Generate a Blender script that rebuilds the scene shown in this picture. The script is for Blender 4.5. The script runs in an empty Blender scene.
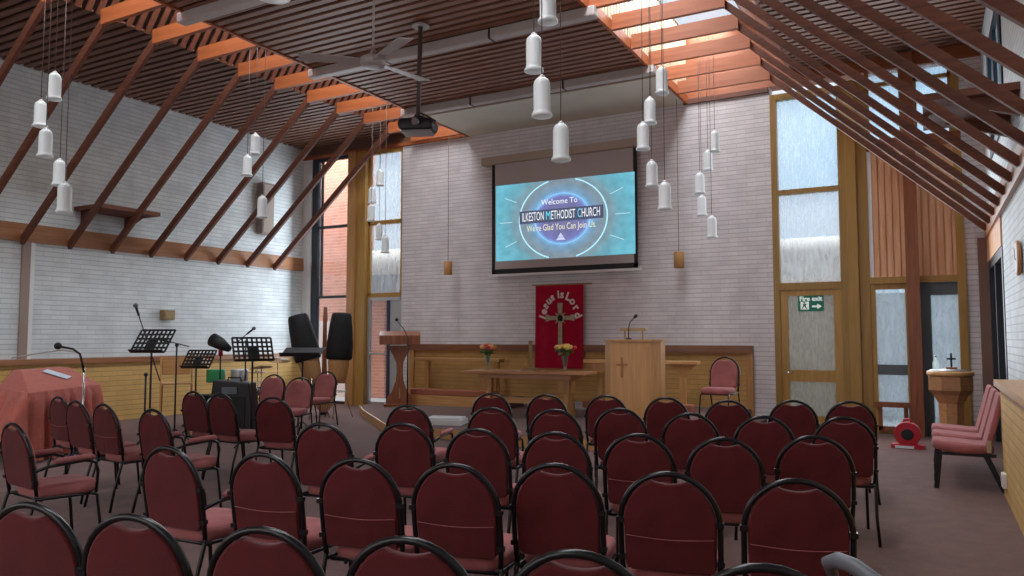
import bpy, bmesh, math, random
from mathutils import Vector, Matrix
random.seed(7)
C = bpy.context.scene.collection
PI = math.pi
# ------------------------------------------------------------ survey of the room (metres; camera stands at x=0,y=0)
FPX, CX, CY, CAMH = 760.0, 512.0, 288.0, 1.5
YAW, PIT = math.radians(28.8), math.radians(3.76)
FW = Vector((-math.sin(YAW)*math.cos(PIT), math.cos(YAW)*math.cos(PIT), math.sin(PIT)))
RT = Vector((math.cos(YAW), math.sin(YAW), 0))
UP = RT.cross(FW)
EYE = Vector((0, 0, CAMH))
def sight(x, y): return FW*FPX + RT*(x-CX) + UP*(CY-y)
def on_z(x, y, z): d = sight(x, y); return EYE + d*((z-CAMH)/d.z)
def on_y(x, y, Y): d = sight(x, y); return EYE + d*(Y/d.y)
def on_x(x, y, X): d = sight(x, y); return EYE + d*(X/d.x)
def at_depth(x, y, D): return EYE + sight(x, y)*(D/FPX)
XL, XR, YB, YN = -13.05, 0.80, 13.4, -2.0       # side walls, end wall, wall behind the camera
ZC, ZO = 5.75, 6.0                               # centre ceiling, outer ceilings
# ------------------------------------------------------------ materials
def newmat(name):
    m = bpy.data.materials.new(name); m.use_nodes = True
    nt = m.node_tree; b = nt.nodes['Principled BSDF']
    return m, nt, b
def N(nt, t, **kw):
    n = nt.nodes.new(t)
    for k, v in kw.items(): setattr(n, k, v)
    return n
def coord(nt, scale=(1, 1, 1), kind='Object'):
    tc = N(nt, 'ShaderNodeTexCoord'); mp = N(nt, 'ShaderNodeMapping')
    mp.inputs['Scale'].default_value = scale
    nt.links.new(tc.outputs[kind], mp.inputs['Vector'])
    return mp.outputs['Vector']
def plain(name, col, rough=.5, metal=0, noise=.0, nscale=8, bump=0, spec=.5, stretch=(1, 1, 1), emit=0):
    m, nt, b = newmat(name)
    b.inputs['Base Color'].default_value = (*col, 1); b.inputs['Roughness'].default_value = rough
    b.inputs['Metallic'].default_value = metal; b.inputs['Specular IOR Level'].default_value = spec
    if noise or bump:
        v = coord(nt, stretch)
        t = N(nt, 'ShaderNodeTexNoise'); t.inputs['Scale'].default_value = nscale; t.inputs['Detail'].default_value = 5
        nt.links.new(v, t.inputs['Vector'])
        if noise:
            r = N(nt, 'ShaderNodeValToRGB')
            r.color_ramp.elements[0].position = .3; r.color_ramp.elements[1].position = .7
            r.color_ramp.elements[0].color = (*[c*(1-noise) for c in col], 1)
            r.color_ramp.elements[1].color = (*[min(1, c*(1+noise)) for c in col], 1)
            nt.links.new(t.outputs['Fac'], r.inputs['Fac']); nt.links.new(r.outputs['Color'], b.inputs['Base Color'])
        if bump:
            bp = N(nt, 'ShaderNodeBump'); bp.inputs['Strength'].default_value = bump; bp.inputs['Distance'].default_value = .01
            nt.links.new(t.outputs['Fac'], bp.inputs['Height']); nt.links.new(bp.outputs['Normal'], b.inputs['Normal'])
    if emit:
        b.inputs['Emission Color'].default_value = (*col, 1); b.inputs['Emission Strength'].default_value = emit
    return m
def wood(name, c1, c2, axis='X', rough=.45, scale=3.0, knots=False):
    m, nt, b = newmat(name)
    s = {'X': (.6, 9, 9), 'Y': (9, .6, 9), 'Z': (9, 9, .6)}[axis]
    v = coord(nt, s)
    t = N(nt, 'ShaderNodeTexNoise'); t.inputs['Scale'].default_value = scale; t.inputs['Detail'].default_value = 6
    t.inputs['Distortion'].default_value = .6
    nt.links.new(v, t.inputs['Vector'])
    oi = N(nt, 'ShaderNodeObjectInfo')
    r = N(nt, 'ShaderNodeValToRGB')
    r.color_ramp.elements[0].position = .32; r.color_ramp.elements[0].color = (*c1, 1)
    r.color_ramp.elements[1].position = .68; r.color_ramp.elements[1].color = (*c2, 1)
    nt.links.new(t.outputs['Fac'], r.inputs['Fac'])
    hs = N(nt, 'ShaderNodeHueSaturation')
    mr = N(nt, 'ShaderNodeMapRange'); mr.inputs['To Min'].default_value = .82; mr.inputs['To Max'].default_value = 1.15
    nt.links.new(oi.outputs['Random'], mr.inputs['Value']); nt.links.new(mr.outputs['Result'], hs.inputs['Value'])
    nt.links.new(r.outputs['Color'], hs.inputs['Color'])
    nt.links.new(hs.outputs['Color'], b.inputs['Base Color'])
    b.inputs['Roughness'].default_value = rough
    return m
def brick(name, c1, c2, mortar, bw, bh, plane='XZ', msize=.006, rough=.6, bump=.3, bias=0, course=.8):
    m, nt, b = newmat(name)
    tc = N(nt, 'ShaderNodeTexCoord'); sp = N(nt, 'ShaderNodeSeparateXYZ'); cb = N(nt, 'ShaderNodeCombineXYZ')
    nt.links.new(tc.outputs['Object'], sp.inputs[0])
    nt.links.new(sp.outputs[plane[0]], cb.inputs['X']); nt.links.new(sp.outputs[plane[1]], cb.inputs['Y'])
    t = N(nt, 'ShaderNodeTexBrick')
    t.inputs['Scale'].default_value = 1; t.inputs['Brick Width'].default_value = bw; t.inputs['Row Height'].default_value = bh
    t.inputs['Mortar Size'].default_value = msize; t.inputs['Mortar Smooth'].default_value = .3; t.inputs['Bias'].default_value = bias
    t.inputs['Color1'].default_value = (*c1, 1); t.inputs['Color2'].default_value = (*c2, 1); t.inputs['Mortar'].default_value = (*[a_*.45+b_*.55 for a_, b_ in zip(mortar, c1)], 1)
    nt.links.new(cb.outputs[0], t.inputs['Vector'])
    n = N(nt, 'ShaderNodeTexNoise'); n.inputs['Scale'].default_value = 3; n.inputs['Detail'].default_value = 6
    nt.links.new(tc.outputs['Object'], n.inputs['Vector'])
    mx = N(nt, 'ShaderNodeMix', data_type='RGBA', blend_type='MULTIPLY'); mx.inputs['Factor'].default_value = .35
    rp = N(nt, 'ShaderNodeValToRGB'); rp.color_ramp.elements[0].position = .3; rp.color_ramp.elements[0].color = (.6, .6, .6, 1); rp.color_ramp.elements[1].position = .6
    nt.links.new(n.outputs['Fac'], rp.inputs['Fac'])
    nt.links.new(t.outputs['Color'], mx.inputs['A']); nt.links.new(rp.outputs['Color'], mx.inputs['B'])
    dvz = N(nt, 'ShaderNodeMath', operation='DIVIDE'); dvz.inputs[1].default_value = bh; nt.links.new(sp.outputs[plane[1]], dvz.inputs[0])
    frz = N(nt, 'ShaderNodeMath', operation='FRACT'); nt.links.new(dvz.outputs[0], frz.inputs[0])
    ltz = N(nt, 'ShaderNodeMath', operation='LESS_THAN'); ltz.inputs[1].default_value = .13; nt.links.new(frz.outputs[0], ltz.inputs[0])
    mlz = N(nt, 'ShaderNodeMath', operation='MULTIPLY'); mlz.inputs[1].default_value = course; nt.links.new(ltz.outputs[0], mlz.inputs[0])
    mx2 = N(nt, 'ShaderNodeMix', data_type='RGBA', blend_type='MIX'); mx2.inputs['B'].default_value = (*mortar, 1)
    nt.links.new(mlz.outputs[0], mx2.inputs['Factor']); nt.links.new(mx.outputs['Result'], mx2.inputs['A'])
    nt.links.new(mx2.outputs['Result'], b.inputs['Base Color'])
    bp = N(nt, 'ShaderNodeBump'); bp.inputs['Strength'].default_value = bump; bp.inputs['Distance'].default_value = .008; bp.invert = True
    nt.links.new(t.outputs['Fac'], bp.inputs['Height']); nt.links.new(bp.outputs['Normal'], b.inputs['Normal'])
    b.inputs['Roughness'].default_value = rough
    return m
WB1, WB2, WBM = (.82, .78, .79), (.74, .70, .72), (.45, .42, .45)
M = {}
M['wb_xz'] = brick('white_painted_brick', WB1, WB2, WBM, .32, .079, 'XZ')
M['wb_yz'] = brick('white_painted_brick_side', (.74, .80, .82), (.66, .72, .75), (.42, .47, .50), .32, .082, 'YZ')
M['yb_xz'] = brick('buff_brick', (.62, .36, .12), (.55, .32, .10), (.40, .22, .07), .3, .085, 'XZ', .006)
M['yb_yz'] = brick('buff_brick_side', (.70, .44, .15), (.62, .39, .13), (.42, .26, .09), .3, .09, 'YZ', .006)
M['red_brick'] = brick('red_brick_outdoors', (.82, .30, .18), (.70, .24, .14), (.85, .48, .36), .23, .085, 'XZ', .008, .8)
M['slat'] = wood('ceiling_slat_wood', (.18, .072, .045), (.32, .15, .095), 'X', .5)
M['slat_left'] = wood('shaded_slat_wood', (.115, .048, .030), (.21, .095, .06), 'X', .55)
M['slat_dark'] = wood('dark_slat_wood', (.13, .045, .027), (.22, .085, .05), 'X', .5)
M['slat_y'] = wood('slope_slat_wood', (.12, .040, .024), (.20, .07, .04), 'Z', .5)
M['slat_pale'] = wood('pale_slat_wood', (.58, .44, .27), (.74, .60, .42), 'Z', .5)
M['backing'] = plain('ceiling_backing', (.035, .016, .012), .9)
M['rafter'] = wood('rafter_wood', (.10, .031, .017), (.18, .06, .032), 'X', .65)
M['joist'] = wood('joist_wood', (.29, .070, .020), (.41, .120, .038), 'X', .5, 2)
M['wallplate'] = wood('wall_plate_wood', (.28, .115, .045), (.40, .17, .07), 'Y', .42)
M['oak'] = wood('oak', (.52, .27, .10), (.66, .37, .15), 'X', .4)
M['oak_z'] = wood('oak_upright', (.50, .25, .085), (.62, .33, .125), 'Z', .4)
M['frame'] = wood('ochre_frame_wood', (.34, .185, .04), (.43, .245, .06), 'Z', .4)
M['cap'] = wood('dado_cap_wood', (.20, .075, .035), (.30, .12, .055), 'X', .35)
M['cap_y'] = wood('dado_cap_side_wood', (.24, .10, .045), (.34, .15, .07), 'Y', .3)
M['mahog'] = wood('mahogany', (.22, .066, .026), (.35, .12, .05), 'Z', .35)
M['clad'] = wood('shiplap_wood', (.58, .28, .14), (.78, .46, .27), 'Z', .5, 2)
M['table'] = wood('table_oak', (.42, .20, .085), (.55, .28, .13), 'X', .35)
M['kneel'] = plain('kneeler_fabric', (.38, .13, .07), .8, noise=.15, nscale=30)
M['cream'] = plain('cream_plaster', (.72, .68, .58), .8, noise=.04, nscale=2)
M['white'] = plain('white_paint', (.78, .79, .80), .5)
M['grey_beam'] = plain('grey_painted_steel', (.50, .45, .43), .5, noise=.06, nscale=4)
M['black'] = plain('black_metal', (.012, .012, .014), .55, .1)
M['tube'] = plain('black_chair_tube', (.010, .010, .012), .28, .2)
M['darkframe'] = plain('dark_window_frame', (.025, .032, .045), .4)
M['chrome'] = plain('chrome', (.65, .65, .66), .2, 1)
M['gold'] = plain('aged_gold_cloth', (.42, .36, .24), .5, .2, noise=.3, nscale=40)
M['brass'] = plain('dull_brass', (.36, .23, .11), .4, .3)
M['slate'] = plain('slate_panel', (.11, .14, .16), .6)
M['alum'] = plain('silver_aluminium', (.55, .56, .58), .35, .7)
M['conc'] = plain('pale_render', (.82, .77, .68), .8, noise=.06, nscale=3)
M['blackcloth'] = plain('black_cover_cloth', (.009, .009, .010), .75, noise=.3, nscale=12, bump=.5)
M['drumwood'] = wood('drum_shell_wood', (.50, .25, .09), (.64, .36, .15), 'Z', .35)
M['green'] = plain('green_plastic', (.03, .30, .10), .5)
M['redplastic'] = plain('red_plastic', (.45, .015, .03), .4)
M['glassvase'] = None
def fabric(name, col, nscale=260, var=.22):
    m, nt, b = newmat(name)
    v = coord(nt)
    t = N(nt, 'ShaderNodeTexNoise'); t.inputs['Scale'].default_value = nscale; t.inputs['Detail'].default_value = 2
    t2 = N(nt, 'ShaderNodeTexNoise'); t2.inputs['Scale'].default_value = 6
    nt.links.new(v, t.inputs['Vector']); nt.links.new(v, t2.inputs['Vector'])
    ad = N(nt, 'ShaderNodeMath', operation='ADD'); nt.links.new(t.outputs['Fac'], ad.inputs[0]); nt.links.new(t2.outputs['Fac'], ad.inputs[1])
    r = N(nt, 'ShaderNodeValToRGB'); r.color_ramp.elements[0].position = .35; r.color_ramp.elements[1].position = .65
    dv = N(nt, 'ShaderNodeMath', operation='MULTIPLY'); dv.inputs[1].default_value = .5
    nt.links.new(ad.outputs[0], dv.inputs[0]); nt.links.new(dv.outputs[0], r.inputs['Fac'])
    r.color_ramp.elements[0].color = (*[c*(1-var) for c in col], 1); r.color_ramp.elements[1].color = (*[c*(1+var) for c in col], 1)
    nt.links.new(r.outputs['Color'], b.inputs['Base Color'])
    b.inputs['Roughness'].default_value = .9; b.inputs['Specular IOR Level'].default_value = .15
    b.inputs['Sheen Weight'].default_value = .15
    return m
M['seat'] = fabric('rose_seat_fabric', (.37, .125, .125))
M['backf'] = fabric('shaded_back_fabric', (.115, .017, .020))  # same cloth as the seats, with the shade on chair backs put into its colour
M['carpet'] = fabric('mauve_brown_carpet', (.135, .072, .064), 40, .2)
M['banner'] = fabric('crimson_banner_cloth', (.42, .006, .035), 60, .15)
M['drape'] = fabric('rust_pink_drape', (.46, .125, .095), 30, .12)
M['letters'] = plain('pale_lettering', (.86, .72, .74), .7)
def glass_panel(name, tint=(.8, .9, 1), transp=.55, rough=.25, pattern=True, emit=0):
    m, nt, b = newmat(name)
    out = nt.nodes['Material Output']; nt.nodes.remove(b)
    tr = N(nt, 'ShaderNodeBsdfTransparent'); tr.inputs[0].default_value = (*tint, 1)
    tl = N(nt, 'ShaderNodeBsdfTranslucent'); tl.inputs[0].default_value = (*tint, 1)
    gl = N(nt, 'ShaderNodeBsdfGlossy'); gl.inputs['Roughness'].default_value = rough
    m1 = N(nt, 'ShaderNodeMixShader'); m2 = N(nt, 'ShaderNodeMixShader')
    m1.inputs[0].default_value = 1-transp
    if pattern:
        v = coord(nt, (14, 14, 3))
        t = N(nt, 'ShaderNodeTexNoise'); t.inputs['Scale'].default_value = 1.2; t.inputs['Detail'].default_value = 3
        nt.links.new(v, t.inputs['Vector'])
        mr = N(nt, 'ShaderNodeMapRange'); mr.inputs['From Min'].default_value = .3; mr.inputs['From Max'].default_value = .7
        mr.inputs['To Min'].default_value = max(0, 1-transp-.14); mr.inputs['To Max'].default_value = min(1, 1-transp+.14)
        nt.links.new(t.outputs['Fac'], mr.inputs['Value']); nt.links.new(mr.outputs['Result'], m1.inputs[0])
    m2.inputs[0].default_value = .06
    nt.links.new(tr.outputs[0], m1.inputs[1]); nt.links.new(tl.outputs[0], m1.inputs[2])
    nt.links.new(m1.outputs[0], m2.inputs[1]); nt.links.new(gl.outputs[0], m2.inputs[2])
    nt.links.new(m2.outputs[0], out.inputs['Surface'])
    return m
M['frost'] = glass_panel('patterned_obscure_glass', (.84, .94, 1.0), .76)
M['frostdoor'] = glass_panel('grey_obscure_glass', (.66, .65, .60), .72)
M['clear'] = glass_panel('clear_glass', (.93, .96, .98), .95, .05, False)
M['vase'] = glass_panel('vase_glass', (.80, .86, .84), .7, .08, False)
M['opal'] = plain('opal_ribbed_glass', (.80, .84, .85), .35, emit=.04)
def glow(name, col, s):
    m, nt, b = newmat(name)
    b.inputs['Base Color'].default_value = (*[c*.3 for c in col], 1); b.inputs['Roughness'].default_value = .8
    b.inputs['Emission Color'].default_value = (*col, 1); b.inputs['Emission Strength'].default_value = s
    return m
# ------------------------------------------------------------ mesh helpers
class MB:
    def __init__(s): s.bm = bmesh.new()
    def box(s, a, b):
        (x0, y0, z0), (x1, y1, z1) = a, b
        v = [s.bm.verts.new(p) for p in ((x0,y0,z0),(x1,y0,z0),(x1,y1,z0),(x0,y1,z0),(x0,y0,z1),(x1,y0,z1),(x1,y1,z1),(x0,y1,z1))]
        for f in ((0,3,2,1),(4,5,6,7),(0,1,5,4),(1,2,6,5),(2,3,7,6),(3,0,4,7)): s.bm.faces.new([v[i] for i in f])
        return s
    def beam(s, p, q, w, h, up=(0, 0, 1)):
        p, q = Vector(p), Vector(q); d = (q-p).normalized(); u = Vector(up)
        sd = d.cross(u).normalized(); u = sd.cross(d).normalized()
        v = []
        for c in (p, q):
            for a, b in ((-1,-1),(1,-1),(1,1),(-1,1)): v.append(s.bm.verts.new(c+sd*(a*w/2)+u*(b*h/2)))
        for f in ((0,1,2,3),(7,6,5,4),(0,4,5,1),(1,5,6,2),(2,6,7,3),(3,7,4,0)): s.bm.faces.new([v[i] for i in f])
        return s
    def tube(s, pts, r, n=8, closed=False):
        pts = [Vector(p) for p in pts]; rings = []
        rs = r if isinstance(r, (list, tuple)) else [r]*len(pts)
        k = len(pts); prev = None
        for i, p in enumerate(pts):
            if closed: t = pts[(i+1) % k]-pts[i-1]
            else: t = pts[min(i+1, k-1)]-pts[max(i-1, 0)]
            t.normalize()
            if prev is None:
                a = Vector((0, 0, 1)) if abs(t.z) < .9 else Vector((1, 0, 0))
                nrm = t.cross(a).normalized()
            else: nrm = (prev-t*prev.dot(t)).normalized()
            prev = nrm; b = t.cross(nrm)
            rings.append([s.bm.verts.new(p+(nrm*math.cos(2*PI*j/n)+b*math.sin(2*PI*j/n))*rs[i]) for j in range(n)])
        for i in range(k if closed else k-1):
            A, B = rings[i], rings[(i+1) % k]
            for j in range(n):
                f = s.bm.faces.new((A[j], A[(j+1) % n], B[(j+1) % n], B[j])); f.smooth = True
        if not closed:
            s.bm.faces.new(rings[0][::-1]); s.bm.faces.new(rings[-1])
        return s
    def lathe(s, prof, c=(0, 0, 0), n=24, rib=0, cap=True):
        c = Vector(c); rings = []
        for r, z in prof:
            rings.append([s.bm.verts.new(c+Vector((math.cos(2*PI*j/n)*(r*(1+(rib if j % 2 else 0))), math.sin(2*PI*j/n)*(r*(1+(rib if j % 2 else 0))), z))) for j in range(n)])
        for A, B in zip(rings, rings[1:]):
            for j in range(n):
                f = s.bm.faces.new((A[j], A[(j+1) % n], B[(j+1) % n], B[j])); f.smooth = True
        if cap:
            s.bm.faces.new(rings[0][::-1]); s.bm.faces.new(rings[-1])
        return s
    def prism(s, poly, d, o=(0, 0, 0), ax=((1,0,0),(0,0,1),(0,1,0))):
        """poly in plane ax[0],ax[1], extruded d along ax[2]"""
        o = Vector(o); a, b, c = [Vector(x) for x in ax]
        A = [s.bm.verts.new(o+a*u+b*v) for u, v in poly]; B = [s.bm.verts.new(o+a*u+b*v+c*d) for u, v in poly]
        s.bm.faces.new(A[::-1]); s.bm.faces.new(B)
        k = len(poly)
        for i in range(k): s.bm.faces.new((A[i], A[(i+1) % k], B[(i+1) % k], B[i]))
        return s
    def ball(s, c, r, sc=(1, 1, 1), sub=2):
        m = Matrix.Translation(Vector(c)) @ Matrix.Diagonal((r*sc[0], r*sc[1], r*sc[2], 1))
        ret = bmesh.ops.create_icosphere(s.bm, subdivisions=sub, radius=1, matrix=m)
        for v in ret['verts']:
            for f in v.link_faces: f.smooth = True
        return s
    def quad(s, *p):
        s.bm.faces.new([s.bm.verts.new(q) for q in p]); return s
    def build(s, name, mat, parent=None, loc=None, rz=0, bevel=0, keep=None):
        bmesh.ops.recalc_face_normals(s.bm, faces=s.bm.faces[:])
        me = bpy.data.meshes.new(name); s.bm.to_mesh(me); s.bm.free()
        me.materials.append(mat)
        o = bpy.data.objects.new(name, me); C.objects.link(o)
        if parent: o.parent = parent
        if loc is not None: o.location = loc
        o.rotation_euler.z = rz
        if bevel:
            b = o.modifiers.new('bevel', 'BEVEL'); b.width = bevel; b.segments = 2; b.limit_method = 'ANGLE'
        return o
def struct(o): o['kind'] = 'structure'; return o
def tag(o, label, cat, group=None):
    o['label'] = label; o['category'] = cat
    if group: o['group'] = group
    return o
def thing(name, label, cat, loc=(0, 0, 0), rz=0, group=None):
    o = bpy.data.objects.new(name, None); C.objects.link(o); o.location = loc; o.rotation_euler.z = rz
    o.empty_display_size = .1
    return tag(o, label, cat, group)
def copy_tree(src, loc, rz, label):
    r = src.copy(); C.objects.link(r); r.location = loc; r.rotation_euler.z = rz; r['label'] = label
    for ch in list(src.children):
        c = ch.copy(); C.objects.link(c); c.parent = r
        for g in list(ch.children):
            d = g.copy(); C.objects.link(d); d.parent = c
    return r
def text_bm(body, size, extrude=.002, align='CENTER', bold=0):
    cu = bpy.data.curves.new('lettering', 'FONT'); cu.body = body; cu.size = size; cu.extrude = extrude
    cu.align_x = align; cu.align_y = 'CENTER'; cu.resolution_u = 3; cu.offset = bold
    ob = bpy.data.objects.new('lettering', cu); C.objects.link(ob)
    me = bpy.data.meshes.new_from_object(ob.evaluated_get(bpy.context.evaluated_depsgraph_get()))
    bpy.data.objects.remove(ob); bpy.data.curves.remove(cu)
    b = MB(); b.bm.from_mesh(me); bpy.data.meshes.remove(me)
    return b
ORD = ['first', 'second', 'third', 'fourth', 'fifth', 'sixth', 'seventh', 'eighth', 'ninth', 'tenth', 'eleventh', 'twelfth', 'thirteenth', 'fourteenth', 'fifteenth', 'sixteenth', 'seventeenth', 'eighteenth']
# ============================================================ THE SHELL
def S(mb, name, mat, **k): return struct(mb.build(name, mat, **k))
S(MB().box((XL-.3, YN-.2, -.2), (XR+.3, YB+.25, 0)), 'floor', M['carpet'])
# left side wall
S(MB().box((XL-.25, YN, 0), (XL, YB+.2, 6.3)), 'wall_left', M['wb_yz'])
S(MB().box((XL, YN, 0), (XL+.09, YB-.02, 1.06)), 'wall_left_dado', M['yb_yz'])
S(MB().box((XL, YN, 1.06), (XL+.15, YB-.02, 1.15)), 'trim_1', M['cap_y'])
S(MB().box((XL, YN, 3.08), (XL+.06, YB-.05, 3.38)), 'trim_2', M['wallplate'])
S(MB().box((XL, 7.0, 1.15), (XL+.05, 7.13, 3.08)), 'trim_3', plain('taupe_paint', (.33, .25, .22), .6))
S(MB().box((XL, 7.13, 1.15), (XL+.045, 7.2, 3.08)), 'trim_4', M['white'])
# end wall (white brick field, buff dado)
S(MB().box((-10.13, YB, -.1), (-2.30, YB+.25, 6.3)), 'wall_back', M['wb_xz'])
S(MB().box((-9.80, YB-.05, .30), (-2.70, YB, 1.26)), 'wall_back_dado', M['yb_xz'])
S(MB().box((-9.84, YB-.12, 1.24), (-2.66, YB, 1.37)), 'trim_5', M['cap'])
S(MB().box((-2.78, YB-.10, .12), (-2.66, YB, 1.24)), 'trim_6', M['oak_z'])
S(MB().box((-9.84, YB-.10, .12), (-9.72, YB, 1.24)), 'trim_7', M['oak_z'])
S(MB().box((XL, YB-.06, 5.735), (-8.43, YB+.2, 5.81)), 'trim_8', M['joist'])
S(MB().box((-3.80, YB-.06, 5.72), (-2.32, YB+.2, 5.80)), 'trim_9', M['rafter'])
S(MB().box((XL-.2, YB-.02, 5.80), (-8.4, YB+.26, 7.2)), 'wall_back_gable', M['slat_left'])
S(MB().box((-3.8, YB-.02, 5.815), (XR+.2, YB+.26, 7.2)), 'wall_back_gable', M['joist'])
# left glazing bay
S(MB().box((XL, YB-.03, 0), (-12.78, YB+.1, 5.735)), 'wall_back_return', M['white'])
w = MB()
w.box((-12.78, YB, 0), (-12.60, YB+.1, 5.735)); w.box((-12.60, YB+.0, 5.66), (-11.6, YB+.08, 5.735)); w.box((-11.62, YB, 0), (-11.56, YB+.08, 5.735))
w.box((-12.6, YB, 4.06), (-11.6, YB+.07, 4.12)); w.box((-12.6, YB, 2.42), (-11.6, YB+.07, 2.48)); w.box((-12.6, YB, 0), (-11.6, YB+.08, .06))
w.box((-12.52, YB+.02, 2.48), (-12.47, YB+.06, 5.66))
wf = S(w, 'window_1', M['darkframe'])
g = MB().box((-12.6, YB+.035, .06), (-11.6, YB+.045, 5.66)).build('pane', M['clear'], wf)
S(MB().box((-11.56, YB-.12, 0), (-11.08, YB+.14, 5.735)), 'trim_10', M['frame'])
S(MB().box((-11.56, YB-.16, 0), (-11.34, YB-.12, 5.735)), 'trim_11', M['oak_z'])
w = MB()
w.box((-11.08, YB, 4.04), (-10.13, YB+.08, 4.13)); w.box((-11.08, YB, 5.65), (-10.13, YB+.08, 5.735)); w.box((-11.08, YB, 2.40), (-10.13, YB+.1, 2.50)); w.box((-11.08, YB, 2.45), (-11.02, YB+.08, 5.7)); w.box((-10.17, YB, 2.45), (-10.13, YB+.08, 5.7))
wf = S(w, 'window_2', M['frame'])
MB().box((-11.05, YB+.035, 2.5), (-10.15, YB+.045, 5.66)).build('pane', glass_panel('lightly_patterned_glass', (.93, .97, 1), .8), wf)
w = MB()
w.box((-11.06, YB-.02, 0), (-10.99, YB+.05, 2.4)); w.box((-11.0, YB-.02, 2.33), (-10.15, YB+.05, 2.4)); w.box((-11.0, YB, 0), (-10.15, YB+.05, .09)); w.box((-11.0, YB, 1.13), (-10.45, YB+.05, 1.17))
dr = S(w, 'door_1', M['alum'])
MB().box((-10.99, YB+.02, .09), (-10.45, YB+.03, 2.33)).build('pane', M['clear'], dr)
MB().box((-10.52, YB-.01, .09), (-10.43, YB+.06, 2.33)).build('door_stile', plain('navy_frame', (.03, .035, .09), .4), dr)
MB().box((-10.43, YB, 0), (-10.13, YB+.04, 2.33)).build('side_panel', plain('pale_side_panel', (.42, .45, .46), .6), dr)
MB().tube([(-10.93, YB-.02, 1.02), (-10.93, YB-.07, 1.02), (-10.93, YB-.07, 1.2), (-10.93, YB-.02, 1.2)], .012).build('door_handle', M['chrome'], dr)
# right glazing bay : fire exit door with tall lights above
w = MB()
w.box((-2.30, YB-.04, 0), (-2.20, YB+.1, 5.66)); w.box((-1.25, YB-.04, 0), (-1.14, YB+.1, 5.66)); w.box((-2.2, YB-.04, 5.56), (-1.25, YB+.1, 5.66))
w.box((-2.2, YB-.03, 3.92), (-1.25, YB+.1, 4.0)); w.box((-2.2, YB-.04, 2.30), (-1.25, YB+.1, 2.42))
wf = S(w, 'window_3', M['frame'])
MB().box((-2.2, YB+.04, 4.0), (-1.25, YB+.05, 5.56)).build('pane', M['frost'], wf)
MB().box((-2.2, YB+.04, 2.42), (-1.25, YB+.05, 3.92)).build('pane', glass_panel('lightly_patterned_glass', (.93, .97, 1), .72), wf)
w = MB()
w.box((-2.20, YB-.02, .02), (-2.08, YB+.03, 2.30)); w.box((-1.37, YB-.02, .02), (-1.25, YB+.03, 2.30)); w.box((-2.08, YB-.02, 2.2), (-1.37, YB+.03, 2.3))
w.box((-2.08, YB-.02, .78), (-1.37, YB+.03, .97)); w.box((-2.08, YB-.02, .02), (-1.37, YB+.03, .22))
dr = S(w, 'door_2', M['frame'])
MB().box((-2.08, YB+.0, .22), (-1.37, YB+.01, .78)).box((-2.08, YB+.0, .97), (-1.37, YB+.01, 2.2)).build('pane', M['frostdoor'], dr)
MB().tube([(-2.14, YB-.02, .93), (-2.14, YB-.06, .93), (-2.02, YB-.06, .93)], .012).build('door_handle', M['chrome'], dr)
# FIRE EXIT sign
sg = thing('fire_exit_sign', 'green and white Fire exit sign with running man and arrow on the door glass', 'sign', (-1.72, YB-.012, 2.07))
MB().box((-.20, 0, -.13), (.20, .008, .13)).build('sign_plate', plain('sign_green', (.0, .13, .085), .5, emit=.15), sg)
white_e = plain('sign_white', (.85, .95, .9), .5, emit=.3)
t = text_bm('Fire exit', .105, bold=.003); o = t.build('lettering', white_e, sg, (0, -.004, .075)); o.rotation_euler = (PI/2, 0, 0)
a = MB(); a.prism([(.02, -.05), (.10, -.05), (.10, -.02), (.17, -.065), (.10, -.11), (.10, -.08), (.02, -.08)], -.004, (0, -.002, .015)); a.build('arrow', white_e, sg)
a = MB()
a.prism([(-.16,-.10),(-.03,-.10),(-.03,.03),(-.16,.03)], -.003, (0, -.001, .0)); a.build('doorway_mark', white_e, sg)
a = MB(); gm = plain('sign_green_mark', (.0, .13, .085), .5, emit=.15)
a.prism([(-.115,-.0),(-.085,-.0),(-.085,.025),(-.115,.025)], -.003, (0, -.004, 0)).prism([(-.12,-.045),(-.08,-.045),(-.065,-.005),(-.125,-.01)], -.003, (0, -.004, 0)).prism([(-.12,-.045),(-.10,-.045),(-.135,-.092),(-.15,-.085)], -.003, (0, -.004, 0)).prism([(-.10,-.045),(-.08,-.045),(-.05,-.09),(-.07,-.095)], -.003, (0, -.004, 0)).build('running_man', gm, sg)
# ochre pillar
S(MB().box((-1.14, YB-.10, 0), (-.98, YB+.14, 5.7)), 'trim_12', M['frame'])
S(MB().box((-.98, YB-.04, 0), (-.82, YB+.14, 5.7)), 'trim_13', M['frame'])
S(MB().box((-.82, YB-.02, 2.4), (-.76, YB+.1, 4.6)), 'trim_14', M['white'])
# far right bay: boarded spandrel, glazing under and over
cl = MB()
xx = -.76
while xx < .48:
    cl.box((xx, YB, 2.46), (xx+.085, YB+.03, 4.55)); xx += .1
cl.box((-.8, YB+.03, 2.42), (.55, YB+.06, 4.6))
S(cl, 'wall_back_cladding', M['clad'])
S(MB().box((-.82, YB-.05, 2.36), (.384, YB+.08, 2.46)), 'trim_15', M['frame'])
S(MB().box((.385, YB-.045, 0), (.50, YB+.1, 5.7)), 'trim_16', M['frame'])
S(MB().box((-.82, YB-.05, 4.5), (.5, YB+.1, 4.68)), 'trim_17', M['joist'])
S(MB().box((-.82, YB-.05, 5.80), (XR, YB+.1, 5.86)), 'trim_18', M['joist'])
S(MB().box((-.30, YB-.30, 0), (-.12, YB-.14, 5.95)), 'trim_19', M['mahog'])
w = MB()
for a_, b_ in ((-.82, -.28), (-.14, .40)):
    w.box((a_, YB, 4.66), (a_+.06, YB+.08, 5.8)); w.box((b_-.05, YB, 4.66), (b_, YB+.08, 5.8)); w.box((a_, YB, 5.56), (b_, YB+.08, 5.62))
wf = S(w, 'window_4', M['frame'])
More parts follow.
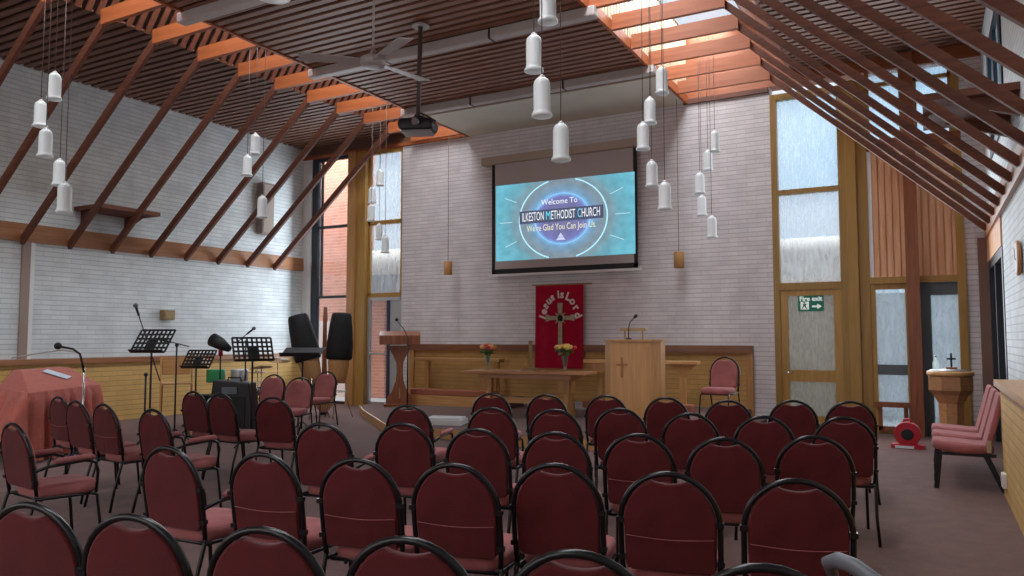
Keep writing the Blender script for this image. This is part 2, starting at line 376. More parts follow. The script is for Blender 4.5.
MB().box((-.78, YB+.035, 4.66), (.4, YB+.045, 5.8)).build('pane', M['frost'], wf)
w = MB()
w.box((-.82, YB-.02, 0), (-.75, YB+.08, 2.36)); w.box((-.33, YB-.0, 0), (-.27, YB+.08, 2.36)); w.box((-.75, YB, 2.27), (-.33, YB+.07, 2.36))
w.box((-.75, YB, 0), (-.33, YB+.07, .08))
wf = S(w, 'window_5', M['frame'])
MB().box((-.75, YB, .92), (-.33, YB+.06, 1.08)).build('rail', M['slate'], wf)
MB().box((-.75, YB+.035, .08), (-.33, YB+.045, 2.27)).build('pane', M['frost'], wf)
MB().box((-.27, YB+.0, 0), (.02, YB+.06, 2.36)).box((.02, YB+.0, 2.16), (.384, YB+.06, 2.355)).build('slate_board', M['slate'], wf)
MB().box((.02, YB+.035, 0), (.38, YB+.045, 2.16)).build('pane', M['frost'], wf)
w = MB(); w.box((-.80, YB-.10, .42), (-.30, YB-.0, .50)); w.box((-.76, YB-.06, .06), (-.70, YB-.01, .42)); w.box((-.40, YB-.06, .06), (-.34, YB-.01, .42)); w.box((-.76, YB-.06, .04), (-.34, YB-.01, .12))
S(w, 'window_6', M['mahog'])
S(MB().box((.50, YB-.005, 0), (XR+.05, YB+.2, 6.3)), 'wall_back_pier', M['wb_xz'])
S(MB().box((.66, YB-.06, 0), (XR, YB+.2, 3.0)), 'trim_20', plain('brown_post', (.23, .13, .10), .5))
# right side wall with dark doorway and high window
r = MB(); r.box((XR, YN, 0), (XR+.25, 10.9, 3.9)); r.box((XR, 12.0, 3.1), (XR+.25, YB+.2, 6.3)); r.box((XR, YN, 3.9), (XR+.25, 9.9, 6.3)); r.box((XR, 9.9, 5.4), (XR+.25, 12.0, 6.3)); r.box((XR, 10.9, 3.1), (XR+.25, 12.0, 3.9)); r.box((XR, 13.3, 0), (XR+.25, YB+.2, 3.1))
S(r, 'wall_right', M['wb_yz'])
S(MB().box((XR-.02, 10.9, 2.62), (XR+.2, 13.35, 3.1)), 'wall_right_boards', M['clad'])
w = MB(); w.box((XR-.01, 10.9, 0), (XR+.08, 11.05, 2.62)); w.box((XR-.01, 13.15, 0), (XR+.08, 13.3, 2.62)); w.box((XR-.01, 11.05, 2.5), (XR+.08, 13.15, 2.62)); w.box((XR-.01, 12.1, 0), (XR+.08, 12.2, 2.5))
dr = S(w, 'door_3', M['darkframe'])
MB().box((XR+.06, 11.0, 0), (XR+.10, 13.2, 2.55)).build('pane', plain('dark_glass', (.01, .012, .016), .1), dr)
w = MB(); w.box((XR-.02, 9.9, 3.9), (XR+.06, 10.15, 5.4)); w.box((XR-.02, 11.75, 3.9), (XR+.06, 12.0, 5.4)); w.box((XR-.02, 10.15, 5.3), (XR+.06, 11.75, 5.4)); w.box((XR-.02, 10.15, 3.9), (XR+.06, 11.75, 4.0)); w.box((XR-.02, 10.9, 4.0), (XR+.06, 11.05, 5.3))
wf = S(w, 'window_7', M['darkframe'])
MB().box((XR+.02, 10.1, 3.95), (XR+.03, 11.8, 5.35)).build('pane', M['frost'], wf)
S(MB().box((XR-.05, YN, 2.98), (XR, 13.2, 3.28)), 'trim_21', M['wallplate'])
# boxed low wall under the right wall
S(MB().box((.57, YN, 0), (XR, 8.72, 1.04)), 'wall_right_dado', M['yb_yz'])
S(MB().box((.52, YN, 1.04), (XR, 8.76, 1.10)), 'trim_22', M['oak'])
# wall behind the camera
S(MB().box((XL-.2, YN-.2, 0), (XR+.2, YN, 6.3)), 'wall_rear', M['wb_xz'])
# ------------------------------------------------------------ ceilings
SL = (-8.40, -3.75); OUT = (-9.75, -2.15)
def slats_x(x0, x1, y0, y1, z, mat, name, pitch=.165, w=.095):
    b = MB(); y = y0
    while y < y1-.02:
        b.box((x0, y, z), (x1, y+w, z+.03)); y += pitch
    o = S(b, name, mat)
    return o
slats_x(SL[0], SL[1], 2.4, 11.72, ZC, M['slat'], 'ceiling')
S(MB().box((SL[0], YN, ZC+.09), (SL[1], 11.75, ZC+.13)), 'ceiling_backing', M['backing'])
slats_x(SL[0], SL[1], YN, 2.4, ZC, M['slat'], 'ceiling', .33, .2)
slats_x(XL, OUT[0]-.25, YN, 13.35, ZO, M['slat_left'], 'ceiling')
slats_x(OUT[1]+.25, XR, YN, 13.35, ZO, M['slat'], 'ceiling')
S(MB().box((XL, YN, ZO+.10), (OUT[0]-.25, YB, ZO+.14)), 'ceiling_backing', M['backing'])
S(MB().box((OUT[1]+.25, YN, ZO+.10), (XR, YB, ZO+.14)), 'ceiling_backing', M['backing'])
S(MB().box((SL[0], 11.75, ZC-.01), (SL[1], YB, ZC+.05)), 'ceiling_soffit', M['cream'])
S(MB().box((SL[0]-.03, YN, ZC-.02), (SL[0]+.02, YB, ZC+.13)), 'trim_23', M['joist'])
S(MB().box((SL[1]-.02, YN, ZC-.02), (SL[1]+.03, YB, ZC+.13)), 'trim_24', M['joist'])
ZT = 7.05
# lantern sides: upright slats on the inner side, sloping slats on the outer side
for x, nm in ((SL[0], 'l'), (SL[1], 'r')):
    b = MB(); y = YN
    while y < YB-.05:
        b.box((x-.015, y, ZC+.13), (x+.015, y+.055, ZT)); y += .11
    S(b, 'wall_lantern_slats', M['slat_pale'])
    dx = .03 if x < -6 else -.03
    S(MB().box((x+dx-.01, YN, ZC+.1), (x+dx+.01, YB, ZT)), 'wall_lantern', plain('lantern_lining', (.46, .38, .28), .8))
for x0, x1 in ((OUT[0]-.25, OUT[0]+.50), (OUT[1]+.25, OUT[1]-.50)):
    b = MB(); y = YN
    while y < YB-.05:
        b.beam((x0, y, ZO-.01), (x1, y, ZT), .075, .03, (0, 0, 1)); y += .15
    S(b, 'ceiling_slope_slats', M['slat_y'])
    sg_ = 1 if x1 > x0 else -1
    b = MB(); b.quad((x0-sg_*.06, YN, ZO+.0), (x0-sg_*.06, YB, ZO+.0), (x1-sg_*.06, YB, ZT), (x1-sg_*.06, YN, ZT))
    S(b, 'ceiling_slope_lining', M['backing'])
# rooflights
for x0, x1 in ((SL[0], OUT[0]+.48), (SL[1], OUT[1]-.48)):
    b = MB(); y = YN
    while y < YB:
        b.box((min(x0, x1), y, ZT-.02), (max(x0, x1), y+.07, ZT+.05)); y += 1.3
    wf = S(b, 'window_8', M['white'])
    MB().box((min(x0, x1), YN, ZT+.05), (max(x0, x1), YB, ZT+.06)).build('pane', glass_panel('rooflight_glazing', (.95, .98, 1), .8, .2, False), wf)
# ------------------------------------------------------------ joists across the light slots
jy_l = [6.92+.78*k for k in range(-5, 9)]; jy_r = [6.53+.78*k for k in range(-5, 9)]
def joist(x0, x1, y, label, grp):
    o = MB().box((x0, -.032, -.01), (x1, .032, .20)).build('ceiling_joist', M['joist'], loc=(0, y, ZC))
    return tag(o, label, 'joist', grp)
nl = len(jy_l)
for i, y in enumerate(jy_l):
    joist(OUT[0]+.03, SL[0]-.03, y, f'orange joist across the drum side roof slot, {ORD[nl-1-i]} from the end wall', 'joists across the drum side roof slot')
nr = len(jy_r)
for i, y in enumerate(jy_r):
    joist(SL[1]+.03, OUT[1]-.03, y, f'orange joist across the exit side roof slot, {ORD[nr-1-i]} from the end wall', 'joists across the exit side roof slot')
# ------------------------------------------------------------ rafters
def rafter(x0, z0, x1, z1, y, label, grp, hh=.12):
    b = MB(); d = Vector((x1-x0, 0, z1-z0)); L = d.length; d.normalize()
    o = b.beam((0, 0, 0), (d.x*L, 0, d.z*L), .055, hh).build('rafter', M['rafter'], loc=(x0, y, z0))
    return tag(o, label, 'rafter', grp)
ly = [6.97+.78*k for k in range(-3, 8)]
for i, y in enumerate(ly):
    rafter(-13.0, 3.07, -9.62, 5.93, y, f'brown sloping rafter over the drum side white wall, {ORD[len(ly)-1-i]} from the tall brick-view window', 'rafters on the drum side wall')
ry = [6.58+.78*k for k in range(-4, 9)]
for i, y in enumerate(ry):
    rafter(.76, 3.07, -2.36, 5.95, y, f'dark sloping rafter over the font side aisle, {ORD[len(ry)-1-i]} from the screen wall', 'rafters above the font side aisle', .085)
# timber shelf boxes carried on the walls between rafters
def wall_shelf(x0, x1, y0, y1, z, label):
    t = thing('wall_shelf', label, 'shelf', (0, 0, z))
    MB().box((min(x0, x1), y0, 0), (max(x0, x1), y1, .07)).build('shelf_board', M['rafter'], t)
    for yy in (y0+.12, y1-.2):
        MB().prism([(x0, 0), (x1*.75+x0*.25, 0), (x0, -.22)], .05, (0, yy, 0)).build('bracket', M['rafter'], t)
wall_shelf(XL, XL+.75, 7.85, 9.0, 3.72, 'brown timber shelf high on the white wall behind sloping rafters, drum side')
wall_shelf(XR, XR-.8, 8.3, 9.5, 3.80, 'brown timber shelf high on the wall behind sloping rafters, font side')
# ------------------------------------------------------------ grey ceiling beams
for i, y in enumerate((4.05, 6.45, 8.85, 11.25)):
    t = thing('ceiling_beam', f'long grey painted beam under slatted ceiling, {ORD[3-i]} back from the screen wall', 'beam', (0, y, ZC-.17), group='grey beams under the slatted ceiling')
    MB().box((SL[0]-.12, -.075, .03), (SL[1]+.12, .075, .17)).build('beam_casing', M['grey_beam'], t, bevel=.02)
    for xx in (-7, -5.2): MB().box((xx, -.079, .026), (xx+.03, .079, .17)).build('joint_plate', M['black'], t)
# ============================================================ PLATFORM
ZP = .15
b = MB(); b.prism([(-10.1, 13.34), (-10.1, 12.05), (-9.42, 11.35), (-7.55, 9.65), (-4.4, 9.3), (-2.75, 10.2), (-2.45, 11.0), (-2.45, 13.34)], ZP, (0, 0, 0), ((1,0,0),(0,1,0),(0,0,1)))
pl = thing('stage_platform', 'low carpeted platform with oak edge under the table and pulpit', 'platform')
b.build('carpet_top', M['carpet'], pl)
b = MB()
pp = [(-10.12, 12.04), (-9.43, 11.33), (-7.56, 9.63), (-4.39, 9.28), (-2.73, 10.18)]
for (a0, a1), (b0, b1) in zip(pp, pp[1:]): b.beam((a0, a1, ZP/2), (b0, b1, ZP/2), .03, ZP-.01)
b.build('oak_riser', M['oak'], pl)
st = thing('kneeling_step', 'oak fronted raised step under the communion rail beside the lectern', 'step', (0, 0, ZP))
xk = on_y(508, 400, 12.7).x
MB().box((-9.48, 12.72, 0), (xk, YB-.06, .2)).build('step_block', M['carpet'], st)
MB().box((-9.50, 12.69, 0), (xk+.02, 12.72, .2)).build('oak_front', M['oak'], st)
st = thing('kneeling_step', 'raised step under the burgundy chair and rail beside the pulpit', 'step', (0, 0, ZP))
MB().box((-4.55, 11.0, 0), (-2.70, YB-.06, .15)).build('step_block', M['carpet'], st)
MB().box((-4.57, 10.97, 0), (-2.68, 11.0, .15)).build('oak_front', M['oak'], st)
# communion rails
def comm_rail(x0, x1, y, z, label, posts, loc_rail=.72, brk=True):
    t = thing('communion_rail', label, 'rail', (0, y, z))
    MB().box((x0, -.12, loc_rail-.04), (x1, .12, loc_rail+.02)).build('top_rail', M['oak'], t, bevel=.008)
    for p in posts: MB().box((p-.05, -.035, 0), (p+.05, .035, loc_rail-.04)).build('post', M['oak_z'], t)
    for p in (posts if brk else ()): MB().prism([(-.22, loc_rail-.04), (.22, loc_rail-.04), (.06, loc_rail-.22), (-.06, loc_rail-.22)], .03, (p, -.05, 0)).build('bracket', M['oak_z'], t)
    MB().box((x0+.05, -.30, 0), (x1-.05, -.06, .12)).build('kneeler', M['kneel'], t, bevel=.02)
comm_rail(-9.42, on_y(502, 360, 13.02).x, 13.02, ZP+.2, 'oak communion rail with rust kneeler between lectern and communion table', (-9.15, -7.5), .72, False)
comm_rail(on_y(586, 365, 12.45).x, on_y(699, 365, 12.45).x, 12.45, ZP+.151, 'oak communion rail behind the pulpit, ending beside the lone chair', (on_y(683, 365, 12.45).x, on_y(600, 365, 12.45).x), .80)
# communion table
tc = on_y(529, 372, 11.75); tc.z = ZP
t = thing('communion_table', 'long oak communion table with arched pedestal legs on the platform', 'table', tc, math.radians(5))
tz = .785
MB().box((-1.12, -.36, tz-.05), (1.12, .36, tz)).build('tabletop', M['table'], t, bevel=.01)
MB().box((-.85, -.26, tz-.13), (.85, .26, tz-.05)).build('apron', M['table'], t)
for x in (-.72, .72):
    prof = [(-.30, 0), (-.30, .06), (-.24, .10), (-.17, .30), (-.10, .48), (-.10, tz-.13), (.10, tz-.13), (.10, .48), (.17, .30), (.24, .10), (.30, .06), (.30, 0)]
    MB().prism(prof, .09, (x-.045, 0, 0), ((0,1,0),(0,0,1),(1,0,0))).build('pedestal_leg', M['oak_z'], t, bevel=.008)
    MB().prism([(-.16, tz-.13), (.16, tz-.13), (.13, .42), (-.13, .42)], .10, (x-.05, -.02, 0)).build('leg_cheek', M['oak_z'], t)
MB().box((-.70, -.03, .22), (.70, .03, .32)).build('stretcher', M['oak'], t)
TZ = ZP+tz
# flowers
def flowers(name_label, p, spread, cols, pale=False, vh=.26):
    vs = thing('flower_vase', name_label, 'flowers', p)
    MB().lathe([(.03, 0), (.035, .01), (.022, .04), (.035, .12), (.06, vh)], n=16, cap=False).build('vase', M['vase'], vs)
    lb = MB(); rnd = random.Random(len(name_label))
    for k in range(16):
        a = rnd.random()*2*PI; rr = spread*rnd.random()*.9
        lb.tube([(0, 0, .05), (math.cos(a)*rr*.4, math.sin(a)*rr*.25, vh), (math.cos(a)*rr, math.sin(a)*rr*.6, vh+.1)], .004, 5)
    for k in range(26):
        a = rnd.random()*2*PI; rr = spread*rnd.random()
        lb.ball((math.cos(a)*rr, math.sin(a)*rr*.6, vh+.01+.12*rnd.random()), .035, (1, 1, .5), 1)
    lb.build('leaves', plain('flower_leaf', (.05, .14, .03), .7, noise=.4, nscale=20), vs)
    for k in range(11):
        a = k*2.4; rr = spread*math.sqrt((k+.5)/11)
        c = cols[k % len(cols)]
        fb = MB(); fb.ball((0, 0, 0), .05, (1, 1, .75), 1)
        for j in range(5): fb.ball((math.cos(j*1.256)*.026, math.sin(j*1.256)*.032, .014), .028, (1, 1, 1), 1)
        fb.build('bloom', M[c], vs, (math.cos(a)*rr, math.sin(a)*rr*.6, vh+.13+.05*(1-rr/spread)))
M['fl_red'] = plain('rose_red', (.62, .05, .06), .6); M['fl_or'] = plain('rose_orange', (.85, .28, .07), .6)
M['fl_pe'] = plain('rose_peach', (.90, .50, .26), .6); M['fl_ye'] = plain('rose_yellow', (.90, .62, .16), .6)
def on_table(px):
    p = on_y(px, 372, tc.y); return Vector((p.x, tc.y+(p.x-tc.x)*math.tan(math.radians(5)), TZ))
flowers('orange and peach roses in glass vase on table end by the communion rail', on_table(489.5), .14, ['fl_or', 'fl_pe', 'fl_red', 'fl_pe'])
flowers('wide spread of yellow and red roses in glass vase before the banner', on_table(563.5), .19, ['fl_ye', 'fl_or', 'fl_ye', 'fl_red', 'fl_pe'])
# brass cross/candlestick
cp = on_table(527.5)+Vector((0, .12, 0))
t = thing('candlestick', 'plain brown upright candlestick on stepped base in middle of communion table', 'candlestick', cp)
MB().box((-.14, -.10, 0), (.14, .10, .02)).box((-.10, -.07, .02), (.10, .07, .045)).build('base', M['brass'], t)
MB().box((-.03, -.025, .045), (.03, .025, .52)).build('stem', M['brass'], t, bevel=.005)
# banner
BY = YB-.14
def bp(px, py, off=0): return on_y(px, py, BY-off)
t = thing('wall_banner', 'crimson Jesus is Lord banner with gold cross hanging behind the table', 'banner', (-6.30, BY, 2.52))
def bloc(px, py, off=0): return bp(px, py, off)-Vector((-6.30, BY, 2.52))
W0, W1, H1 = -.46, .56, -1.60
nb = MB(); nx, nz = 24, 16; grid = []
for j in range(nz+1):
    row = []
    for i in range(nx+1):
        u = i/nx; v = j/nz
        row.append(nb.bm.verts.new((W0+(W1-W0)*u-(.02*v), .012*math.sin(u*17)*v, H1*v)))
    grid.append(row)
for j in range(nz):
    for i in range(nx):
        f = nb.bm.faces.new((grid[j][i], grid[j][i+1], grid[j+1][i+1], grid[j+1][i])); f.smooth = True
nb.build('cloth', M['banner'], t)
MB().tube([(W0-.07, 0, .01), (W1+.16, 0, .01)], .014).build('hanging_rod', M['brass'], t)
cb = MB(); yo = -.03
cx0 = bloc(561, 330).x
def bpz(py): return bloc(561, py).z
def flat(poly, d=.008, o=yo): return cb.prism(poly, -d, (0, o, 0))
flat([(cx0-.045, bpz(355)), (cx0+.045, bpz(355)), (cx0+.04, bpz(317)), (cx0-.04, bpz(317))])
flat([(cx0-.04, bpz(318)), (cx0+.04, bpz(318)), (cx0+.055, bpz(303)), (cx0-.055, bpz(303))], .009)
flat([(cx0-.29, bpz(320)), (cx0+.28, bpz(320)), (cx0+.28, bpz(316)), (cx0-.29, bpz(316))], .010)
flat([(cx0-.31, bpz(321)), (cx0-.23, bpz(320.5)), (cx0-.23, bpz(315)), (cx0-.31, bpz(314.5))], .011)
flat([(cx0+.22, bpz(320.5)), (cx0+.30, bpz(321)), (cx0+.30, bpz(314.5)), (cx0+.22, bpz(315))], .011)
for k in range(12):
    a = k*PI/6+.26; L = .15
    flat([(cx0+math.cos(a)*L, bpz(318)+math.sin(a)*L), (cx0+math.cos(a+1.3)*.035, bpz(318)+math.sin(a+1.3)*.035), (cx0+math.cos(a-1.3)*.035, bpz(318)+math.sin(a-1.3)*.035)], .012)
cb.build('gold_cross', M['gold'], t)
word = 'Jesus is Lord'; ang = [158, 146, 134, 123, 112, None, 98, 88, None, 72, 60, 46, 31]
ang = [178, 163, 148, 132, 117, None, 96, 84, None, 63, 45, 26, 6]
rx, rz_, cz = .37, .45, bpz(318)
ob = MB()
for ch, a in zip(word, ang):
    if a is None: continue
    ar = math.radians(a); tb = text_bm(ch, .21, .004, 'CENTER', .007)
    mt = Matrix.Translation((cx0+math.cos(ar)*rx, yo, cz+math.sin(ar)*rz_)) @ Matrix.Rotation(-(ar-PI/2)*.8, 4, 'Y') @ Matrix.Rotation(PI/2, 4, 'X')
    me = bpy.data.meshes.new('l'); tb.bm.transform(mt); tb.bm.to_mesh(me); tb.bm.free(); ob.bm.from_mesh(me); bpy.data.meshes.remove(me)
ob.build('lettering', M['letters'], t)
# pulpit
t = thing('pulpit', 'tall light oak panelled pulpit with a small cross on its front', 'pulpit', (-3.71, 10.3, ZP), math.radians(8))
ph = 1.30
MB().prism([(-.40, .0), (-.29, -.16), (.29, -.16), (.40, .0), (.40, .35), (-.40, .35)], ph, (0, 0, 0), ((1,0,0),(0,1,0),(0,0,1))).build('body', M['oak_z'], t, bevel=.006)
MB().prism([(-.42, .0), (-.30, -.18), (.30, -.18), (.42, .0), (.42, .37), (-.42, .37)], .03, (0, 0, ph), ((1,0,0),(0,1,0),(0,0,1))).build('top', M['oak'], t)
MB().box((-.135, -.175, .80), (-.105, -.16, 1.08)).box((-.20, -.175, .96), (-.04, -.16, .99)).build('cross', wood('cross_wood', (.36, .13, .05), (.46, .19, .08), 'Z'), t)
MB().box((-.18, .02, ph+.15), (.18, .20, ph+.19)).box((-.14, .08, ph+.03), (-.12, .12, ph+.15)).box((.12, .08, ph+.03), (.14, .12, ph+.15)).build('book_rest', M['brass'], t)
def gooseneck(name, label, base, pts, z0=0):
    m = thing(name, label, 'microphone', base)
    MB().lathe([(.04, 0), (.04, .015), (.015, .02), (.012, .03)], n=12).build('base', M['black'], m)
    MB().tube(pts, .007, 6).build('neck', M['black'], m)
    e = Vector(pts[-1]); d = (e-Vector(pts[-2])).normalized()
    MB().tube([e, e+d*.03, e+d*.07], [.012, .024, .020], 8).build('capsule', M['black'], m)
pb = Vector((-3.67, 10.3, ZP+ph+.03))
gooseneck('gooseneck_microphone', 'black gooseneck microphone rising from the top of the oak pulpit', pb+Vector((-.08, -.05, 0)), [(0, 0, .02), (0, 0, .16), (.03, -.02, .24), (.10, -.05, .30)])
# lectern
lp = on_y(400, 340, 12.25); lp.z = ZP
t = thing('lectern', 'dark mahogany lectern with hourglass shaped pedestal beside the glazed door', 'lectern', lp, math.radians(36))
MB().prism([(-.24, 0), (-.26, .05), (-.25, .16), (-.15, .30), (-.075, .50), (-.06, .70), (-.07, .86), (-.13, 1.0), (-.24, 1.2), (.24, 1.2), (.13, 1.0), (.07, .86), (.06, .70), (.075, .50), (.15, .30), (.25, .16), (.26, .05), (.24, 0)], .10, (0, -.05, 0)).build('pedestal', M['mahog'], t, bevel=.006)
MB().prism([(-.20, 1.22), (.18, 1.22), (.18, 1.49), (-.20, 1.40)], .80, (-.40, 0, 0), ((0,1,0),(0,0,1),(1,0,0))).build('desk', M['mahog'], t, bevel=.008)
MB().box((-.3, -.2, 0), (.3, .2, .05)).build('foot', M['mahog'], t)
MB().box((-.012, -.062, .15), (.012, -.05, .36)).build('inlay', M['oak'], t)
m = thing('microphone_stand', 'thin black floor microphone stand just beside the dark lectern', 'microphone stand', Vector((-8.72, 11.75, ZP)))
MB().lathe([(.12, 0), (.12, .015), (.02, .03)], n=16).build('base', M['black'], m)
MB().tube([(0, 0, .02), (0, 0, 1.35)], .014).build('pole', M['black'], m)
MB().tube([(0, 0, 1.35), (-.10, 0, 1.52), (-.24, 0, 1.66)], .008).build('boom', M['black'], m)
MB().ball((-.27, 0, 1.70), .035).build('microphone', M['black'], m)
# hymn box / white slab on the platform edge
wp = on_z(446, 424, ZP)
o = MB().box((-.30, -.22, 0), (.30, .22, .085)).box((-.28, -.2, .085), (.27, .19, .11)).build('folded_paper_stack', M['white'], loc=wp, rz=.3, bevel=.005)
tag(o, 'flat white stack of paper lying on the platform edge behind the front row', 'paper stack')
# ============================================================ PROJECTION SCREEN
SY = YB-.16
def sp(px, py, off=0): return on_y(px, py, SY-off)
TL, TR, BR, BL = (494.5, 168), (636, 151), (636, 268), (494.5, 272)
t = thing('projection_screen', 'pull down projector screen with black border showing a blue welcome slide', 'screen', (-6.3, SY, 2.75))
off0 = Vector((-6.3, SY, 2.75))
def L(v): return v-off0
x0, x1 = sp(492, 275).x, sp(638, 270).x
zt, zb = 5.02, 2.78
def sb(name, a, b, m): return MB().box(L(Vector(a)), L(Vector(b))).build(name, m, t)
sb('fabric', (x0+.05, SY, zb+.09), (x1-.05, SY+.006, zt), plain('screen_fabric', (.52, .46, .45), .85))
sb('black_border', (x0, SY-.004, zb), (x0+.07, SY+.008, zt), M['black'])
sb('black_border', (x1-.07, SY-.004, zb), (x1, SY+.008, zt), M['black'])
sb('black_border', (x0, SY-.004, zb+.0), (x1, SY+.008, zb+.10), M['black'])
sb('bottom_bar', (x0-.08, SY-.02, zb-.05), (x1+.08, SY+.02, zb), M['white'])
sb('housing', (x0-.20, SY-.10, zt), (x1+.05, SY+.14, zt+.15), plain('housing_beige', (.46, .37, .30), .6))
# projected picture mapped onto the fabric
QTL, QTR, QBR, QBL = [sp(*p, .008) for p in ((495.8, 186.2), (634.5, 171.5), (635.5, 253.5), (496, 261.5))]
def Q(u, v, o=0):
    a = QTL.lerp(QTR, u); b = QBL.lerp(QBR, u); p = b.lerp(a, v); return L(p-Vector((0, o, 0)))
def picture_mat():
    m, nt, b = newmat('projected_slide')
    out = nt.nodes['Material Output']; nt.nodes.remove(b)
    tc_ = N(nt, 'ShaderNodeTexCoord'); mp = N(nt, 'ShaderNodeMapping'); mp.inputs['Location'].default_value = (-.5, -.5, 0)
    nt.links.new(tc_.outputs['UV'], mp.inputs['Vector'])
    mp2 = N(nt, 'ShaderNodeMapping'); mp2.inputs['Scale'].default_value = (1.62, 1, 1); nt.links.new(mp.outputs[0], mp2.inputs['Vector'])
    ln = N(nt, 'ShaderNodeVectorMath', operation='LENGTH'); nt.links.new(mp2.outputs[0], ln.inputs[0])
    r = N(nt, 'ShaderNodeValToRGB'); cr = r.color_ramp
    cols = [(0, (.19, .19, .36)), (.20, (.20, .20, .42)), (.28, (.20, .22, .52)), (.32, (.25, .50, .85)), (.37, (.20, .36, .52)), (.47, (.24, .31, .37)), (.58, (.22, .37, .44)), (.64, (.17, .42, .52)), (.8, (.16, .50, .63)), (1, (.20, .58, .72))]
    cr.elements[0].position = 0; cr.elements[0].color = (*cols[0][1], 1); cr.elements[1].position = 1; cr.elements[1].color = (*cols[-1][1], 1)
    for p_, c_ in cols[1:-1]:
        e = cr.elements.new(p_); e.color = (*c_, 1)
    nt.links.new(ln.outputs['Value'], r.inputs['Fac'])
    no = N(nt, 'ShaderNodeTexNoise'); no.inputs['Scale'].default_value = 9; no.inputs['Detail'].default_value = 4
    nt.links.new(mp2.outputs[0], no.inputs['Vector'])
    mr = N(nt, 'ShaderNodeMapRange'); mr.inputs['To Min'].default_value = .65; mr.inputs['To Max'].default_value = 1.3
    nt.links.new(no.outputs['Fac'], mr.inputs['Value'])
    em = N(nt, 'ShaderNodeEmission'); nt.links.new(r.outputs['Color'], em.inputs['Color']); nt.links.new(mr.outputs['Result'], em.inputs['Strength'])
    nt.links.new(em.outputs[0], out.inputs['Surface'])
    return m
def slide_mesh(name, polys, mat, o=0, uv=False, parent=t):
    bm = bmesh.new(); uvl = bm.loops.layers.uv.new('UVMap')
    for poly in polys:
        vs = [bm.verts.new(Q(u, v, o)) for u, v in poly]; f = bm.faces.new(vs)
        for lp_, (u, v) in zip(f.loops, poly): lp_[uvl].uv = (u, v)
    me = bpy.data.meshes.new(name); bm.to_mesh(me); bm.free(); me.materials.append(mat)
    ob_ = bpy.data.objects.new(name, me); C.objects.link(ob_); ob_.parent = parent
    return ob_
n = 12
sl = slide_mesh('welcome_slide', [[(i/n, j/n), ((i+1)/n, j/n), ((i+1)/n, (j+1)/n), (i/n, (j+1)/n)] for i in range(n) for j in range(n)], picture_mat())
AS = 1/1.62
def ring(r0, r1, a0=0, a1=360, k=60, cut=True):
    ps = []
    for i in range(k):
        A, B = [math.radians(a0+(a1-a0)*q/k) for q in (i, i+1)]
        pts = [(.5+math.cos(x)*r*AS, .5+math.sin(x)*r) for x, r in ((A, r0), (B, r0), (B, r1), (A, r1))]
        if all(0 < p[1] < 1 for p in pts): ps.append(pts)
    return ps
slide_mesh('bright_ring', ring(.505, .52), glow('slide_ring', (.45, .85, 1), 1.1), .003, parent=sl)
slide_mesh('inner_ring', ring(.315, .33), glow('slide_inner_ring', (.25, .6, 1), 1.0), .003, parent=sl)
rays = []
for a in (0, 25, 155, 180, 205, 335):
    ar = math.radians(a); d = (math.cos(ar), math.sin(ar)); nrm = (-d[1]*.004, d[0]*.004)
    rays.append([(.5+(d[0]*.60+nrm[0])*AS, .5+d[1]*.60+nrm[1]), (.5+(d[0]*.76+nrm[0])*AS, .5+d[1]*.76+nrm[1]), (.5+(d[0]*.76-nrm[0])*AS, .5+d[1]*.76-nrm[1]), (.5+(d[0]*.60-nrm[0])*AS, .5+d[1]*.60-nrm[1])])
slide_mesh('ray_marks', rays, glow('slide_rays', (.6, .9, 1), .9), .003, parent=sl)
slide_mesh('title_band', [[(.185, .465), (.79, .465), (.79, .63), (.185, .63)]], glow('slide_band', (.075, .09, .16), 1), .004, parent=sl)
slide_mesh('church_logo', [[(.455, .225), (.525, .225), (.51, .26), (.47, .26)], [(.47, .265), (.51, .265), (.49, .32)]], glow('slide_logo', (.6, .65, .9), 1), .006, parent=sl)
def slide_text(s, u, v, h, mat, width, name='slide_lettering'):
    tb = text_bm(s, 1, 0); bm = tb.bm
    xs = [q.co.x for q in bm.verts]; w = max(xs)-min(xs); mid = (max(xs)+min(xs))/2
    for q in bm.verts: q.co = Q(u+(q.co.x-mid)/w*width, v+q.co.y*h, .007)
    me = bpy.data.meshes.new(name); bm.to_mesh(me); bm.free(); me.materials.append(mat)
    o_ = bpy.data.objects.new(name, me); C.objects.link(o_); o_.parent = sl
wt = glow('slide_white', (.9, .95, 1), 1.0); cy = glow('slide_cyan', (.15, .75, 1), 1.0)
slide_text('Welcome To', .48, .72, .10, wt, .26)
slide_text('ILKESTON', .287, .545, .16, wt, .162)
slide_text('M', .400, .545, .16, cy, .032)
slide_text('ETHODIST', .509, .545, .16, wt, .172)
slide_text('C', .624, .545, .16, cy, .024)
slide_text('HURCH', .704, .545, .16, wt, .126)
slide_text("We're Glad You Can Join Us.", .49, .395, .115, glow('slide_cream', (.95, .9, .65), .9), .50)
